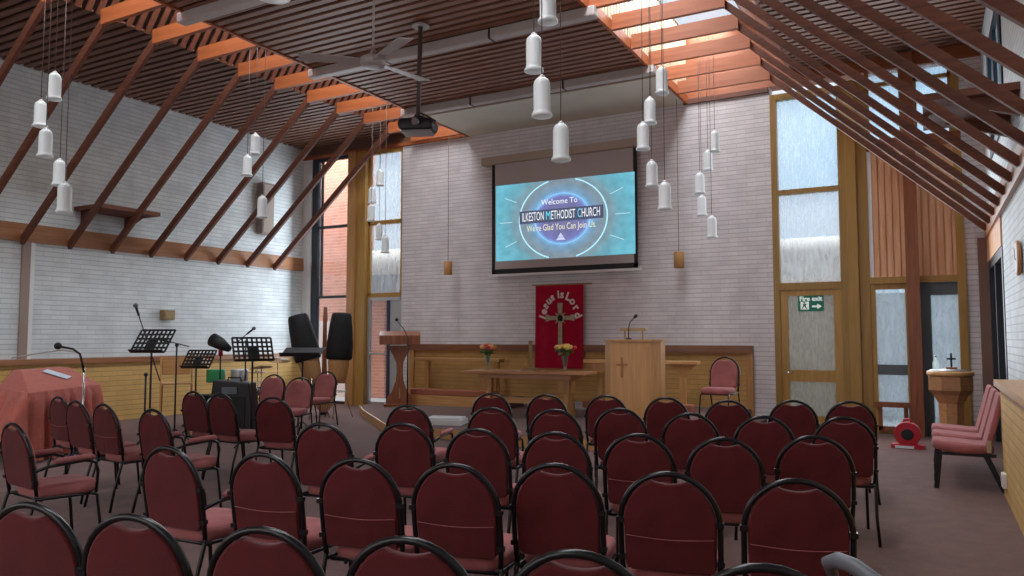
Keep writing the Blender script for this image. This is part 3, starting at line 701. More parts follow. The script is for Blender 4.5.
# ============================================================ PENDANTS
def pendant_parts(root, drop):
    prof = [(.074, 0), (.082, .004), (.082, .020), (.072, .034), (.067, .05), (.067, .262), (.060, .292), (.040, .316), (.022, .325)]
    MB().lathe(prof, n=28, rib=.04, cap=False).build('glass_shade', M['opal'], root)
    MB().lathe([(.026, .318), (.026, .335), (.012, .345), (.006, .35)], n=12).build('cap', M['white'], root)
    MB().tube([(0, 0, .34), (0, 0, drop)], .0045, 5).build('cord', plain('cord_grey', (.16, .12, .11), .6) if 'cordm' not in M else M['cordm'], root)
M['cordm'] = plain('pendant_cord', (.13, .09, .08), .6)
PC = [
 ('drum side slot, cluster over the cloth covered organ', -9.05, [(54, 100), (40, 127), (45, 157), (59, 186), (64, 213)], 5.10),
 ('drum side slot, cluster over the drums', -9.05, [(255, 155), (247, 176), (262, 218)], 8.15),
 ('drum side slot, cluster before the glazed door', -9.05, [(380, 186), (372, 203), (371, 221), (379, 240), (385, 253)], 11.75),
 ('exit side slot, big near cluster before the screen', -2.85, [(548, 23), (534, 72), (542, 117), (561, 161)], 5.55),
 ('exit side slot, middle cluster beside the screen', -2.85, [(662, 94), (650, 124), (643, 150), (652, 187), (665, 210)], 8.75),
 ('small far cluster by the fire exit', -2.85, [(715, 152), (708, 171), (700, 194), (702, 216), (712, 238)], 11.6),
]
for desc, X, lst, Y in PC:
    for i, (px, py) in enumerate(lst):
        p = on_y(px, py, Y+(0, .16, -.16, .30, -.30)[i])
        nm = 'highest' if i == 0 else ('lowest' if i == len(lst)-1 else ORD[i]+' from top')
        r = thing('pendant_light', f'white ribbed bell pendant, {nm}, {desc}', 'pendant light', p, group='white pendants, '+desc)
        pendant_parts(r, ZC+.55-p.z)
# wooden bodied hanging units near end wall
for px, py, top, lb in ((448, 275, 116, 'small wooden cylinder on a long cord hanging between lectern and screen'), (679, 268, 100, 'small wooden cylinder on a long cord hanging between screen and fire exit')):
    p = on_y(px, py, 13.05)
    t = thing('hanging_wooden_pendant', lb, 'pendant', p)
    MB().lathe([(.085, 0), (.09, .005), (.09, .28), (.085, .285)], n=16).build('body', M['brass'] if 0 else M['oak_z'], t)
    MB().tube([(0, 0, .28), (0, 0, 5.75-p.z)], .006, 5).build('cord', M['cordm'], t)
# opal round light near the ceiling
p = at_depth(273, -3, 8.4)
t = thing('round_ceiling_light', 'pale blue white round light on stem under the slats near photo top', 'ceiling light', p)
MB().lathe([(.02, -.03), (.12, -.02), (.19, 0), (.20, .03), (.16, .06), (.02, .07)], n=28).build('disc', M['opal'], t)
MB().tube([(0, 0, .06), (0, 0, ZC-p.z)], .01).build('stem', M['grey_beam'], t)
# ceiling fan
p = at_depth(373, 62, 7.6)
t = thing('ceiling_fan', 'grey three bladed ceiling fan hanging on a long thin rod', 'fan', p)
FM = plain('fan_grey', (.42, .38, .37), .45)
MB().lathe([(.05, -.05), (.11, -.045), (.13, -.01), (.13, .03), (.08, .06), (.03, .09), (.02, .14)], n=24).build('hub', FM, t)
MB().tube([(0, 0, .12), (0, 0, ZC-p.z)], .012).build('rod', FM, t)
def dirto(px, py):
    d = sight(px, py); q = EYE+d*((p.z-CAMH)/d.z); return math.atan2(q.y-p.y, q.x-p.x), (q-p).length
for px, py in ((298, 57), (414, 33), (422, 80)):
    a, ln_ = dirto(px, py)
    bl = MB().box((.12, -.055, -.006), (.22, .055, .006)).prism([(.20, -.06), (.72, -.08), (.72, .08), (.20, .06)], .010, (0, 0, 0), ((1,0,0),(0,1,0),(0,0,1)))
    o = bl.build('blade', FM, t); o.rotation_euler = (math.radians(10), 0, a)
# projector on pole
pr = thing('projector', 'black projector hung beneath the slatted ceiling on a long dark pole', 'projector', on_y(418, 134, 8.2))
b0 = pr.location.copy()
MB().box((-.25, -.19, .02), (.25, .19, .19)).build('body', plain('projector_black', (.03, .03, .035), .35), pr, rz=YAW-.1, bevel=.07)
MB().box((-.20, -.15, 0), (.20, .15, .025)).build('tray', plain('projector_tray', (.30, .27, .28), .5), pr, rz=YAW-.1, bevel=.01)
MB().tube([(.12, -.20, .10), (.12, -.25, .10)], .05, 12).build('lens', plain('lens_grey', (.3, .32, .35), .2, .5), pr)
MB().box((-.12, -.10, .17), (.12, .10, .21)).tube([(-.25, .1, .17), (-.1, .05, .26), (0, 0, .3)], .012).tube([(.22, .1, .17), (.1, .05, .25), (0, 0, .3)], .012).build('bracket', M['black'], pr)
MB().tube([(0, 0, .2), (.03, 0, ZC-b0.z)], .032).build('pole', plain('pole_brown', (.10, .075, .07), .4), pr)
MB().lathe([(.12, 0), (.12, .02), (.05, .05)], (.03, 0, ZC-b0.z-.05), n=16).build('ceiling_plate', plain('plate_grey', (.4, .35, .33), .5), pr)
# cables from ceiling on projector left out of tree: wall speakers
t = thing('column_speaker', 'tall brown column loudspeaker fixed high on the white drum side wall', 'speaker', (XL+.0, 12.1, 3.80))
MB().box((.02, -.17, 0), (.2, .17, 1.15)).build('cabinet', plain('speaker_brown', (.25, .20, .17), .6), t, bevel=.01)
MB().box((.2, -.14, .04), (.21, .14, 1.11)).build('grille', plain('speaker_grille', (.36, .31, .27), .9, noise=.2, nscale=90), t)
t = thing('wall_speaker', 'small wooden box loudspeaker on white wall above the black music stand', 'speaker', (XL, on_x(165, 316, XL).y, on_x(165, 320, XL).z))
MB().box((0, -.12, 0), (.14, .12, .19)).build('cabinet', plain('small_speaker_wood', (.28, .19, .09), .6), t, bevel=.006)
MB().box((.14, -.09, .03), (.145, .09, .16)).build('grille', plain('small_speaker_cloth', (.34, .26, .13), .9), t)
# clock
cpz = on_x(1019, 258, XR-.02)
t = thing('wall_clock', 'round wooden rimmed clock on white brick above the aisle chairs', 'clock', Vector((XR, cpz.y, cpz.z)))
b = MB(); b.tube([(-.03, math.cos(a*PI/14)*.155, math.sin(a*PI/14)*.155) for a in range(28)], .020, 8, True); b.build('rim', M['table'], t)
b = MB(); b.prism([(math.cos(a*PI/14)*.15, math.sin(a*PI/14)*.15) for a in range(28)], .03, (-.05, 0, 0), ((0,1,0),(0,0,1),(1,0,0))); b.build('face', M['white'], t)
MB().beam((-.055, 0, 0), (-.055, .02, .10), .008, .004, (1,0,0)).beam((-.055, 0, 0), (-.055, -.06, -.02), .01, .004, (1,0,0)).build('hand', M['black'], t)
# ============================================================ CHAIRS
HW = .214
def arch(zc=.69, rz=.222, hw=HW, n=18):
    return [(hw*math.cos(PI-PI*i/n), zc+rz*math.sin(PI-PI*i/n)) for i in range(n+1)]
def lean(z): return .085*(1-(z-.44)/.48) if z > .44 else .085
def make_chair(label, arms=False, pocket=False):
    t = thing('banquet_chair', label, 'chair', group='burgundy chairs in rows')
    pts = [(-HW+.008, lean(.44), .43), (-HW, lean(.55), .55)]+[(x, lean(z), z) for x, z in arch()]+[(HW, lean(.55), .55), (HW-.008, lean(.44), .43)]
    b = MB().tube(pts, .0128, 8)
    for s in (-1, 1):
        for z in (.53, .70): b.box((s*HW-.016, lean(z)-.020, z-.011), (s*HW+.016, lean(z)+.010, z+.011))
    b.build('back_frame', M['tube'], t)
    for s in (-1, 1):
        b = MB(); b.tube([(s*(HW-.008), .085, .44), (s*(HW-.004), .075, .40), (s*.205, .02, .20), (s*.215, -.02, .0)], .0115); b.build('leg', M['tube'], t)
        b = MB(); b.tube([(s*.20, .44, .40), (s*.205, .49, .38), (s*.21, .51, .2), (s*.215, .53, 0)], .0115); b.build('leg', M['tube'], t)
    b = MB()
    for s in (-1, 1): b.tube([(s*(HW-.008), .085, .41), (s*.20, .46, .395)], .011)
    b.tube([(-.2, .44, .395), (.2, .44, .395)], .011).tube([(-.2, .12, .40), (.2, .12, .40)], .011)
    b.build('seat_frame', M['tube'], t)
    # back pad with the dipped hand-hold at the top
    hw = HW-.014; out = []
    nA = 24
    for i in range(nA+1):
        a = PI-PI*i/nA; x = hw*math.cos(a); z = .688+.211*math.sin(a)
        dip = max(0, 1-(abs(x)/.08)**2); z -= .034*dip
        out.append((x, z))
    out += [(hw-.004, .50), (hw-.03, .475), (-hw+.03, .475), (-hw+.004, .50)]
    bm = bmesh.new(); layers = []
    cxm, czm = 0, .66
    for yo, sc in ((-.016, .955), (-.012, .99), (.0, 1.0), (.022, 1.0), (.034, .965), (.040, .86)):
        layers.append([bm.verts.new((x*sc, lean(czm+(z-czm)*sc)+yo, czm+(z-czm)*sc)) for x, z in out])
    k = len(out)
    for A, B in zip(layers, layers[1:]):
        for i in range(k):
            f = bm.faces.new((A[i], A[(i+1) % k], B[(i+1) % k], B[i])); f.smooth = True
    bm.faces.new(layers[0]); bm.faces.new(layers[-1][::-1])
    mb = MB(); mb.bm.free(); mb.bm = bm
    o = mb.build('backrest', M['backf'], t)
    o.data.materials.append(M['seat'])
    for f in o.data.polygons:
        if f.center.y-lean(f.center.z) > .026: f.material_index = 1
    # tabs that pin pad to hoop
    # seat cushion
    bm = bmesh.new(); rings = []
    for z, sc in ((.402, .90), (.410, .97), (.43, 1.0), (.455, 1.0), (.478, .97), (.488, .88), (.492, .6)):
        ring_ = []
        for i in range(28):
            a = 2*PI*i/28; ca, sa = math.cos(a), math.sin(a)
            x = math.copysign(abs(ca)**.42, ca)*.208*sc; y = math.copysign(abs(sa)**.42, sa)*.215*sc
            ring_.append(bm.verts.new((x*(1+.06*sa), .315+y, z)))
        rings.append(ring_)
    for A, B in zip(rings, rings[1:]):
        for i in range(28):
            f = bm.faces.new((A[i], A[(i+1) % 28], B[(i+1) % 28], B[i])); f.smooth = True
    bm.faces.new(rings[0][::-1]); bm.faces.new(rings[-1])
    mb = MB(); mb.bm.free(); mb.bm = bm; mb.build('seat', M['seat'], t)
    if pocket:
        pb_ = MB(); n_ = 14; G_ = []
        for j, z in enumerate((.635, .60, .55, .485)):
            rowv = []
            for i in range(n_+1):
                x = -hw+.012+(2*hw-.024)*i/n_
                d = -.021-.006*math.sin(PI*i/n_)*(1 if j < 2 else .6)-(.004*math.sin(i*2.6) if j > 0 and 4 < i < 10 else 0)
                rowv.append(pb_.bm.verts.new((x, lean(z)+d, z-.010*math.sin(PI*i/n_)*(j == 0))))
            G_.append(rowv)
        for A, B in zip(G_, G_[1:]):
            for i in range(n_):
                f = pb_.bm.faces.new((A[i], A[i+1], B[i+1], B[i])); f.smooth = True
        pb_.build('book_pocket', M['backf'], t)
        MB().tube([(v.x, v.y, v.z) for v in [Vector((-hw+.012+(2*hw-.024)*i/n_, lean(.635)-.022-.006*math.sin(PI*i/n_), .635-.010*math.sin(PI*i/n_))) for i in range(n_+1)]], .0022, 5).build('pocket_hem', M['seat'], t)
    if arms:
        for s in (-1, 1):
            MB().tube([(s*(HW+.005), .06, .60), (s*(HW+.022), .14, .625), (s*(HW+.028), .38, .64), (s*(HW+.028), .45, .62), (s*(HW+.022), .475, .56), (s*.215, .475, .40)], .011).build('arm', M['tube'], t)
            MB().tube([(s*(HW+.028), .17, .652), (s*(HW+.028), .20, .658), (s*(HW+.028), .42, .664), (s*(HW+.028), .445, .650)], [.010, .021, .021, .012], 8).build('arm_pad', M['seat'], t)
    return t
proto = {}
def chair(px=None, py=None, phi=12, label='', arms=False, pocket=False, pos=None, z=0, top=.912):
    p = Vector(pos) if pos is not None else on_z(px, py, top+z-0)
    p = Vector((p.x, p.y, z)); rz = math.radians(phi)
    k = (arms, pocket)
    if k not in proto:
        t = make_chair(label, arms, pocket); t.location = p; t.rotation_euler.z = rz; proto[k] = t
        return t
    return copy_tree(proto[k], p, rz, label)
TOPZ = .925
rows = [
 ('front row facing the platform', [(490.7, 394), (546, 395), (606, 396), (666, 398), (728, 401), (793, 401), (850.5, 402)], {}),
 ('second row from platform', [(407.6, 405.6), (491, 408), (554.6, 410), (619.6, 409), (690, 414), (763.6, 417), (844, 418)], {0: 'arms'}),
 ('third row from platform', [(321, 424), (402.5, 424), (476, 429.5), (555, 433), (638, 435), (724, 439), (814.5, 437)], {4: 'pocket', 0: 'arms'}),
 ('fourth row from platform', [(167, 448), (262, 454.5), (357, 460), (453, 465), (555, 465), (668, 474), (797, 481)], {0: 'arms', 1: 'pocket', 2: 'pocket', 3: 'pocket', 5: 'pocket', 6: 'pocket'}),
 ('fifth row from platform', [(28, 505), (130, 517), (262, 530), (406, 540), (577, 553.6), (766, 568)], {}),
]
for rn, pts, sp_ in rows:
    k = len(pts)
    for i, (x, y) in enumerate(pts):
        v = sp_.get(i, '')
        turn = {0: 3, 1: 8}.get(i, 12) if rn[:4] == 'four' else 12
        extra = {'arms': ' with arms', 'pocket': ' with back pocket'}.get(v, '')
        chair(x, y, turn, f'burgundy chair{extra}, {ORD[k-1-i]} from font aisle, {rn}', v == 'arms', v == 'pocket')
chair(12, 424, -6, 'burgundy armchair turned aside alone below the pink draped organ', True)
def at(px, py): return on_z(px, py, .912)
c18 = at(152, 410)
chair(152, 410, -3, 'burgundy armchair at the aisle end of the row beside the draped organ', True)
for px, py, ps, lb, pk in ((60, 399, (-7.60, 4.48), 'burgundy chair with back pocket closest to draped organ', True), (79, 399.5, (-7.0, 4.29), 'burgundy chair second out from the draped organ', False), (103, 404.6, None, 'burgundy chair with back pocket third out from the draped organ', True)):
    if ps is None: chair(px, py, -6, lb, False, pk)
    else: chair(pos=(*ps, 0), phi=-6, label=lb, pocket=pk)
chair(193, 392, -2, 'burgundy chair in front of drums, furthest from the aisle of three')
chair(220, 394, -2, 'burgundy chair in front of drums, middle one of three')
chair(272.6, 398, 12, 'burgundy chair in front of drums, aisle end of three')
# band chairs, turned to the congregation
def face_chair(px, py, depth, phi, label, z=0):
    p = at_depth(px, py, depth); chair(pos=(p.x, p.y, z), phi=phi, label=label, z=z)
face_chair(274, 398, 12.1, 195, 'burgundy chair facing us behind the tall music stand, drum side')
face_chair(300, 398, 11.2, 200, 'burgundy chair facing us with flat black tray stand behind it')
face_chair(327, 398, 13.2, 188, 'burgundy chair facing us in front of the two covered congas')
p = on_y(724, 357, 11.35)
chair(pos=(p.x+.02, p.y+.0, ZP+.153), phi=174, label='lone burgundy chair facing us on the platform beside the pulpit', z=ZP+.153)
# aisle chairs along the right wall
# armless reception chairs with upholstered seat and open legs
def aisle_chair(label):
    t = thing('side_chair', label, 'chair', group='pink upholstered chairs along the font aisle wall')
    bm = bmesh.new(); rings = []
    for z, sc in ((.36, .93), (.37, 1), (.42, 1), (.445, .96), (.45, .8)):
        rings.append([bm.verts.new((math.copysign(abs(math.cos(a))**.45, math.cos(a))*.25*sc, .30+math.copysign(abs(math.sin(a))**.45, math.sin(a))*.27*sc, z-.02*math.sin(a)*0+.03*max(0, math.sin(a)))) for a in [2*PI*i/28 for i in range(28)]])
    for A, B in zip(rings, rings[1:]):
        for i in range(28): f = bm.faces.new((A[i], A[(i+1) % 28], B[(i+1) % 28], B[i])); f.smooth = True
    bm.faces.new(rings[0][::-1]); bm.faces.new(rings[-1])
    mb = MB(); mb.bm.free(); mb.bm = bm; mb.build('seat', M['seat'], t)
    b = MB(); b.prism([(.06, .42), (.12, .42), (-.02, .95), (-.06, .95), (-.07, .92)], .48, (-.24, 0, 0), ((0,1,0),(0,0,1),(1,0,0))); b.build('backrest', M['seat'], t, bevel=.02)
    for s in (-1, 1):
        MB().beam((s*.22, .50, .36), (s*.22, .54, 0), .03, .045, (0,1,0)).build('leg', M['black'], t)
        MB().beam((s*.22, .12, .37), (s*.22, -.04, 0), .03, .045, (0,1,0)).build('leg', M['black'], t)
        MB().beam((s*.22, .02, .35), (s*.22, .52, .35), .025, .03).build('seat_rail', M['black'], t)
        MB().box((s*.235-.010, .06, .38), (s*.235+.010, .10, .50)).build('back_bracket', M['chrome'], t)
    return t
t = aisle_chair('pink upholstered chair by aisle wall, closest to the low brick ledge')
a0 = Vector((.545, 9.05, 0)); t.location = a0; t.rotation_euler.z = math.radians(90)
copy_tree(t, a0+Vector((0, .70, 0)), math.radians(90), 'pink upholstered chair by aisle wall, middle of three')
copy_tree(t, a0+Vector((0, 1.40, 0)), math.radians(90), 'pink upholstered chair by aisle wall, closest to the font')
# grey plastic curved rail entering at bottom edge
gp = on_z(838, 562, .80)
t = thing('walking_frame', 'grey curved handle of a walking frame rising at the bottom edge', 'walking frame', Vector((gp.x, gp.y, 0)))
GM = plain('grey_rubber', (.13, .14, .16), .5)
hp = [(-.02, .05, .74), (-.03, .02, .79), (.0, 0, .805), (.05, -.03, .80), (.14, -.11, .77), (.2, -.16, .73)]
MB().tube(hp, [.018, .023, .026, .026, .024, .02], 10).build('handle', GM, t)
for q in (hp[0], hp[-1]): MB().tube([q, (q[0]*1.1, q[1]*1.1, 0)], .012).build('leg', GM, t)
MB().tube([(-.02, .05, .35), (.2, -.16, .35)], .01).build('cross_bar', GM, t)
# ============================================================ FONT, STOOL, REEL
fp = Vector((.22, 12.25, 0))
t = thing('baptismal_font', 'octagonal wooden baptismal font on pedestal near corner glazing', 'font', fp, PI/8)
def octo(r): return [(r*math.cos(i*PI/4), r*math.sin(i*PI/4)) for i in range(8)]
def olathe(prof, name, m): return MB().lathe(prof, n=8).build(name, m, t)
o = olathe([(.24, .72), (.29, .78), (.29, .96), (.28, .98)], 'bowl', M['table'])
for f in o.data.polygons: f.use_smooth = False
o = olathe([(.22, 0), (.22, .06), (.15, .10), (.17, .60), (.235, .72)], 'pedestal', M['table'])
for f in o.data.polygons: f.use_smooth = False
MB().lathe([(.30, .98), (.31, .99), (.31, 1.03), (.29, 1.04)], n=8).build('rim', M['oak'], t)
MB().lathe([(.25, 1.04), (.25, 1.055), (.05, 1.07)], n=24).build('cover', M['alum'], t)
q = thing('small_cross', 'small dark standing cross on top of the font', 'cross', fp+Vector((.02, -.02, 1.068)))
MB().box((-.07, -.03, 0), (.07, .03, .03)).build('base', M['mahog'], q)
MB().box((-.012, -.01, .03), (.012, .01, .22)).box((-.055, -.01, .13), (.055, .01, .155)).build('cross_shape', M['black'], q)
q = thing('glass_bottle', 'clear glass bottle standing beside cross on the font', 'bottle', fp+Vector((-.17, -.05, 1.055)))
MB().lathe([(.03, 0), (.04, .01), (.04, .10), (.015, .14), (.015, .18)], n=14).build('bottle_body', M['vase'], q)
MB().lathe([(.017, .18), (.017, .20)], n=10).build('stopper', M['chrome'], q)
rp_ = on_z(908, 449, 0)
t = thing('cable_reel', 'red round cable reel with dark hub on the carpet by window', 'reel', rp_+Vector((0, .12, 0)), -.05)
def ydisc(r, w, y, z=.19, n=28, name='disc', m=None):
    b = MB(); b.prism([(math.cos(2*PI*i/n)*r, math.sin(2*PI*i/n)*r) for i in range(n)], w, (0, y, z)); return b.build(name, m, t, bevel=.01)
ydisc(.165, .14, -.07, name='drum', m=M['redplastic']); ydisc(.075, .02, -.09, name='hub', m=M['black'])
MB().box((-.20, -.12, 0), (.20, .12, .05)).build('base', M['redplastic'], t)
MB().box((-.15, -.125, .005), (.08, -.12, .04)).build('label_strip', M['white'], t)
MB().tube([(-.05, 0, .34), (-.035, 0, .385), (.035, 0, .385), (.05, 0, .34)], .016).build('handle', M['redplastic'], t)
# small white wall socket at ledge foot
sk = on_x(997, 485, .53)
t = thing('wall_socket', 'white socket box low on the buff brick ledge by chairs', 'socket', (.57, 8.45, .12))
MB().box((-.035, -.08, 0), (0, .08, .13)).build('plate', M['white'], t, bevel=.004)
MB().box((-.045, -.02, .06), (-.035, .0, .10)).build('switch', M['alum'], t)
# ============================================================ DRAPED ORGAN
F1 = on_z(29, 394, .83); F2 = on_z(101, 383, .86); B1 = on_z(20, 372, 1.06); B2 = on_z(69, 366, 1.08)
ctr = (F1+F2)/2
ed = (F2-F1); ed.z = 0; Lx = ed.length; ex = ed.normalized(); ey = Vector((-ex.y, ex.x, 0))
t = thing('draped_organ', 'organ console under a rust pink draped cloth beside the buff dado', 'organ', Vector((ctr.x, ctr.y, 0)), math.atan2(ex.y, ex.x))
DX, DY = Lx/2, .90
def shear(o):
    for v_ in o.data.vertices: v_.co.x += .95*v_.co.y
    return o
shear(MB().box((-DX+.05, .05, .10), (DX-.05, DY-.05, .79)).build('console', M['blackcloth'], t))
shear(MB().box((-DX*.62, .66, .79), (DX*.62, DY-.06, 1.03)).build('music_shelf', M['blackcloth'], t))
shear(MB().box((-DX+.07, .08, 0), (DX-.07, DY-.08, .10)).build('plinth', M['black'], t))
nper = 120
def rect_pt(s_, hx, y0, y1):
    P = [(-hx, y0), (hx, y0), (hx, y1), (-hx, y1)]
    cut = [.33, .5, .83, 1.0]; st0 = [0, .33, .5, .83]
    for i in range(4):
        if s_ < cut[i]+1e-9:
            a, b_ = P[i], P[(i+1) % 4]; f = (s_-st0[i])/(cut[i]-st0[i]); return (a[0]+(b_[0]-a[0])*f, a[1]+(b_[1]-a[1])*f, i)
    return (*P[0], 0)
def zt_(y, x=0): return .845+min(max(y, 0)/.62, 1)*.225*min(1, max(0, (DX-abs(x))/(.34*DX)))
bm = bmesh.new(); rings = []
for lev in range(13):
    ring_ = []
    for i in range(nper):
        s_ = i/nper
        if lev == 0: x, y, e = rect_pt(s_, DX*.60, .68, .84); z = 1.073
        elif lev == 1: x, y, e = rect_pt(s_, DX*.66, .62, .88); z = 1.07
        elif lev == 2: x, y, e = rect_pt(s_, DX-.01, .015, DY-.01); z = zt_(y, x)
        elif lev == 3: x, y, e = rect_pt(s_, DX+.005, -.0, DY+.005); z = zt_(y, x)-.006
        else:
            f = ((lev-3)/9); x, y, e = rect_pt(s_, DX+.02+.02*f, -.02-.03*f, DY+.02+.02*f)
            zz = zt_(y, x)-.01; z = zz*(1-f)+.03*f
            amp = .062*min(1, f*2.2); wv = .8*math.sin(i*.95)+.55*math.sin(i*1.53+1)+.3*math.sin(i*.41)
            if e == 0: y += amp*wv-.06*f
            elif e == 1: x += amp*wv+.03*f
            elif e == 3: x += amp*wv-.34*f
            else: y += amp*.5*wv
            if e == 3: z = zz*(1-f)+.32*f
        ring_.append(bm.verts.new((x, y, z)))
    rings.append(ring_)
for lv, (A, B) in enumerate(zip(rings, rings[1:])):
    for i in range(nper):
        f = bm.faces.new((A[i], A[(i+1) % nper], B[(i+1) % nper], B[i])); f.smooth = lv > 3
bm.faces.new(rings[0])
mb = MB(); mb.bm.free(); mb.bm = bm
o = shear(mb.build('drape', M['drape'], t))
pq = Vector((ctr.x, ctr.y, 0))+ex*(.08+.95*.40)+ey*.40; zz = zt_(.40, .08)+.014
sl_ = Vector((ey.x*.62, ey.y*.62, .225)).normalized()
nv = ex.cross(sl_).normalized()
o = MB().box((-.12, -.16, 0), (.12, .16, .006)).build('paper_sheet', plain('pale_blue_paper', (.62, .70, .80), .7))
o.matrix_world = Matrix.Translation((pq.x, pq.y, zz)) @ Matrix((ex, sl_, nv)).transposed().to_4x4() @ Matrix.Rotation(.25, 4, 'Z')
tag(o, 'pale blue sheet of paper lying on the pink draped organ', 'paper')
# gooseneck mic stand by the organ
def stand_legs(t, r=.28, z=.20, m=None):
    for k in range(3):
        a = k*2*PI/3+.4
        MB().tube([(0, 0, z), (math.cos(a)*r*.5, math.sin(a)*r*.5, z*.55), (math.cos(a)*r, math.sin(a)*r, .012)], .010, 6).build('leg', m or M['black'], t)
def boom_stand(label, foot, h, boom, mic_at=1, mat=None):
    """foot world point; boom: (start, end) world vectors"""
    t = thing('microphone_stand', label, 'microphone stand', foot)
    stand_legs(t)
    MB().tube([(0, 0, .12), (0, 0, h)], .012, 8).build('pole', mat or M['black'], t)
    MB().ball((0, 0, h), .028).build('clutch', M['black'], t)
    a, b_ = boom[0]-foot, boom[1]-foot
    MB().tube([a, b_], .008, 6).build('boom', M['black'], t)
    e = b_ if mic_at else a; d = ((b_-a) if mic_at else (a-b_)).normalized()
    MB().tube([e, e+d*.12], [.014, .017], 8).build('microphone', M['black'], t)
    MB().ball(e+d*.145, .032).build('microphone_head', M['slate'], t)
    return t
fd = 9.3
f0 = at_depth(83, 400, fd); foot = Vector((f0.x, f0.y, 0))
def dp(px, py, d=fd): return at_depth(px, py, d)
t = thing('microphone_stand', 'chrome microphone stand with black gooseneck arching over the draped organ', 'microphone stand', foot)
stand_legs(t, .25, .15)
zt1 = dp(82, 368)-foot
MB().tube([(0, 0, .05), (0, 0, zt1.z)], .012).build('pole', M['chrome'], t)
MB().tube([(0, 0, zt1.z-.05), dp(82, 362)-foot, dp(80, 354)-foot, dp(73, 349)-foot, dp(60, 346.5)-foot], .014).build('gooseneck', M['black'], t)
MB().ball(dp(58, 346)-foot, .045).build('microphone', M['black'], t)
MB().tube([dp(76, 352)-foot, dp(62, 350)-foot, dp(40, 353)-foot, dp(12, 358)-foot], .009).build('boom', M['grey_beam'], t)
# music stands
def music_stand(label, foot, desk_c, w, h, tilt, yaw, holes=True, tray=False):
    t = thing('music_stand', label, 'music stand', foot)
    stand_legs(t, .26, .22)
    c = desk_c-foot
    MB().tube([(0, 0, .1), (0, 0, c.z-.05)], .013, 8).build('pole', M['black'], t)
    b = MB()
    if holes:
        nx_, nz_ = 8, 5; th = .006
        cw, ch = w/nx_, h/nz_
        for i in range(nx_+1): b.box((-w/2+i*cw-.012, -th, -h/2), (-w/2+i*cw+.012, th, h/2))
        for j in range(nz_+1): b.box((-w/2, -th, -h/2+j*ch-.012), (w/2, th, -h/2+j*ch+.012))
        b.box((-w*.12, -th, -h/2), (w*.12, th, h*.12))
    else: b.box((-w/2, -.006, -h/2), (w/2, .006, h/2))
    b.box((-w/2, -.06, -h/2-.008), (w/2, .0, -h/2))
    o = b.build('desk', M['black'], t); o.location = c; o.rotation_euler = (tilt, 0, yaw)
    return t
def ft(px, D): q = at_depth(px, 340, D); return Vector((q.x, q.y, 0))
D1 = 10.2
music_stand('black perforated music stand standing before the folding wooden chair', ft(152, D1), at_depth(153, 341, D1), .52, .36, math.radians(-36), math.radians(16))
D2 = 11.75
music_stand('black perforated music stand nearer drums, low and partly behind cymbals', ft(197, D2), at_depth(199, 359, D2), .48, .32, math.radians(-36), math.radians(16))
D3 = 10.6
music_stand('black music stand with big round holes in front of the drum kit', ft(253, D3), at_depth(253, 349, D3), .54, .34, math.radians(-24), math.radians(66))
D4 = 11.8
t = music_stand('flat black tray music stand in front of the covered congas', ft(303, D4), at_depth(303, 352, D4), .62, .36, math.radians(-70), math.radians(28), False)
# mic stands
boom_stand('tall black boom microphone stand leaning over the first music stand', ft(147, 10.0), 1.02, (at_depth(160, 381, 10.0), at_depth(139, 316, 10.0)))
boom_stand('short black T shaped microphone stand before the wooden folding chair', ft(177, 11.0), at_depth(177, 345, 11).z, (at_depth(189, 346.5, 11.0), at_depth(171, 342, 11.0)))
boom_stand('black microphone stand with boom rising over the drum kit', ft(246, 12.35), at_depth(238, 342, 12.35).z, (at_depth(236, 343, 12.35), at_depth(247, 334, 12.35)))
# folding wooden chair
fc = ft(177, 11.9)
t = thing('folding_chair', 'pale wooden folding chair beside the buff dado behind music stands', 'chair', fc, math.radians(235))
MB().box((-.21, .08, .80), (.21, .50, .825)).build('seat', M['oak'], t, bevel=.01)
MB().prism([(-.20, .93), (.20, .93), (.21, 1.20), (-.21, 1.20)], .02, (0, .0, 0)).build('backrest', M['oak'], t, bevel=.01)
for s in (-1, 1):
    MB().beam((s*.22, -.02, 1.22), (s*.22, .48, .0), .022, .035, (0,1,0)).build('leg', M['oak_z'], t)
    MB().beam((s*.20, .44, .80), (s*.20, .0, .0), .022, .035, (0,1,0)).build('leg', M['oak_z'], t)
# drum kit
def thing_at(name, label, cat, px, D, rz=0, z=0): q = at_depth(px, 340, D); return thing(name, label, cat, Vector((q.x, q.y, z)), rz)
# black amp cabinet
q = at_depth(234, 400, 11.3)
t = thing('guitar_amplifier', 'black wedge shaped amplifier cabinet in front of the drum kit', 'amplifier', Vector((q.x, q.y, 0)), math.radians(30))
MB().prism([(-.36, 0), (.38, 0), (.27, .84), (-.26, .88)], .34, (0, -.17, 0)).build('cabinet', plain('amp_black', (.006, .006, .007), .5), t, bevel=.02)
MB().box((-.22, -.185, .08), (.22, -.17, .64)).build('grille', M['blackcloth'], t)
MB().box((-.12, -.19, .68), (.10, -.17, .78)).build('badge_plate', M['slate'], t)
MB().tube([(-.1, 0, .86), (-.09, 0, .91), (.09, 0, .91), (.1, 0, .85)], .012).build('handle', M['black'], t)
dk = thing_at('drum_kit', 'drum kit with green shell and thin cymbals behind the black amplifier', 'drums', 231, 13.1, math.radians(40))
b = MB(); b.prism([(math.cos(2*PI*i/28)*.27, math.sin(2*PI*i/28)*.27) for i in range(28)], .38, (-.1, -.1, .28)); b.build('bass_drum', M['green'], dk)
b = MB(); b.tube([(-.1+math.cos(2*PI*i/28)*.275, -.11, .28+math.sin(2*PI*i/28)*.275) for i in range(28)], .014, 6, True); b.build('hoop', M['chrome'], dk)
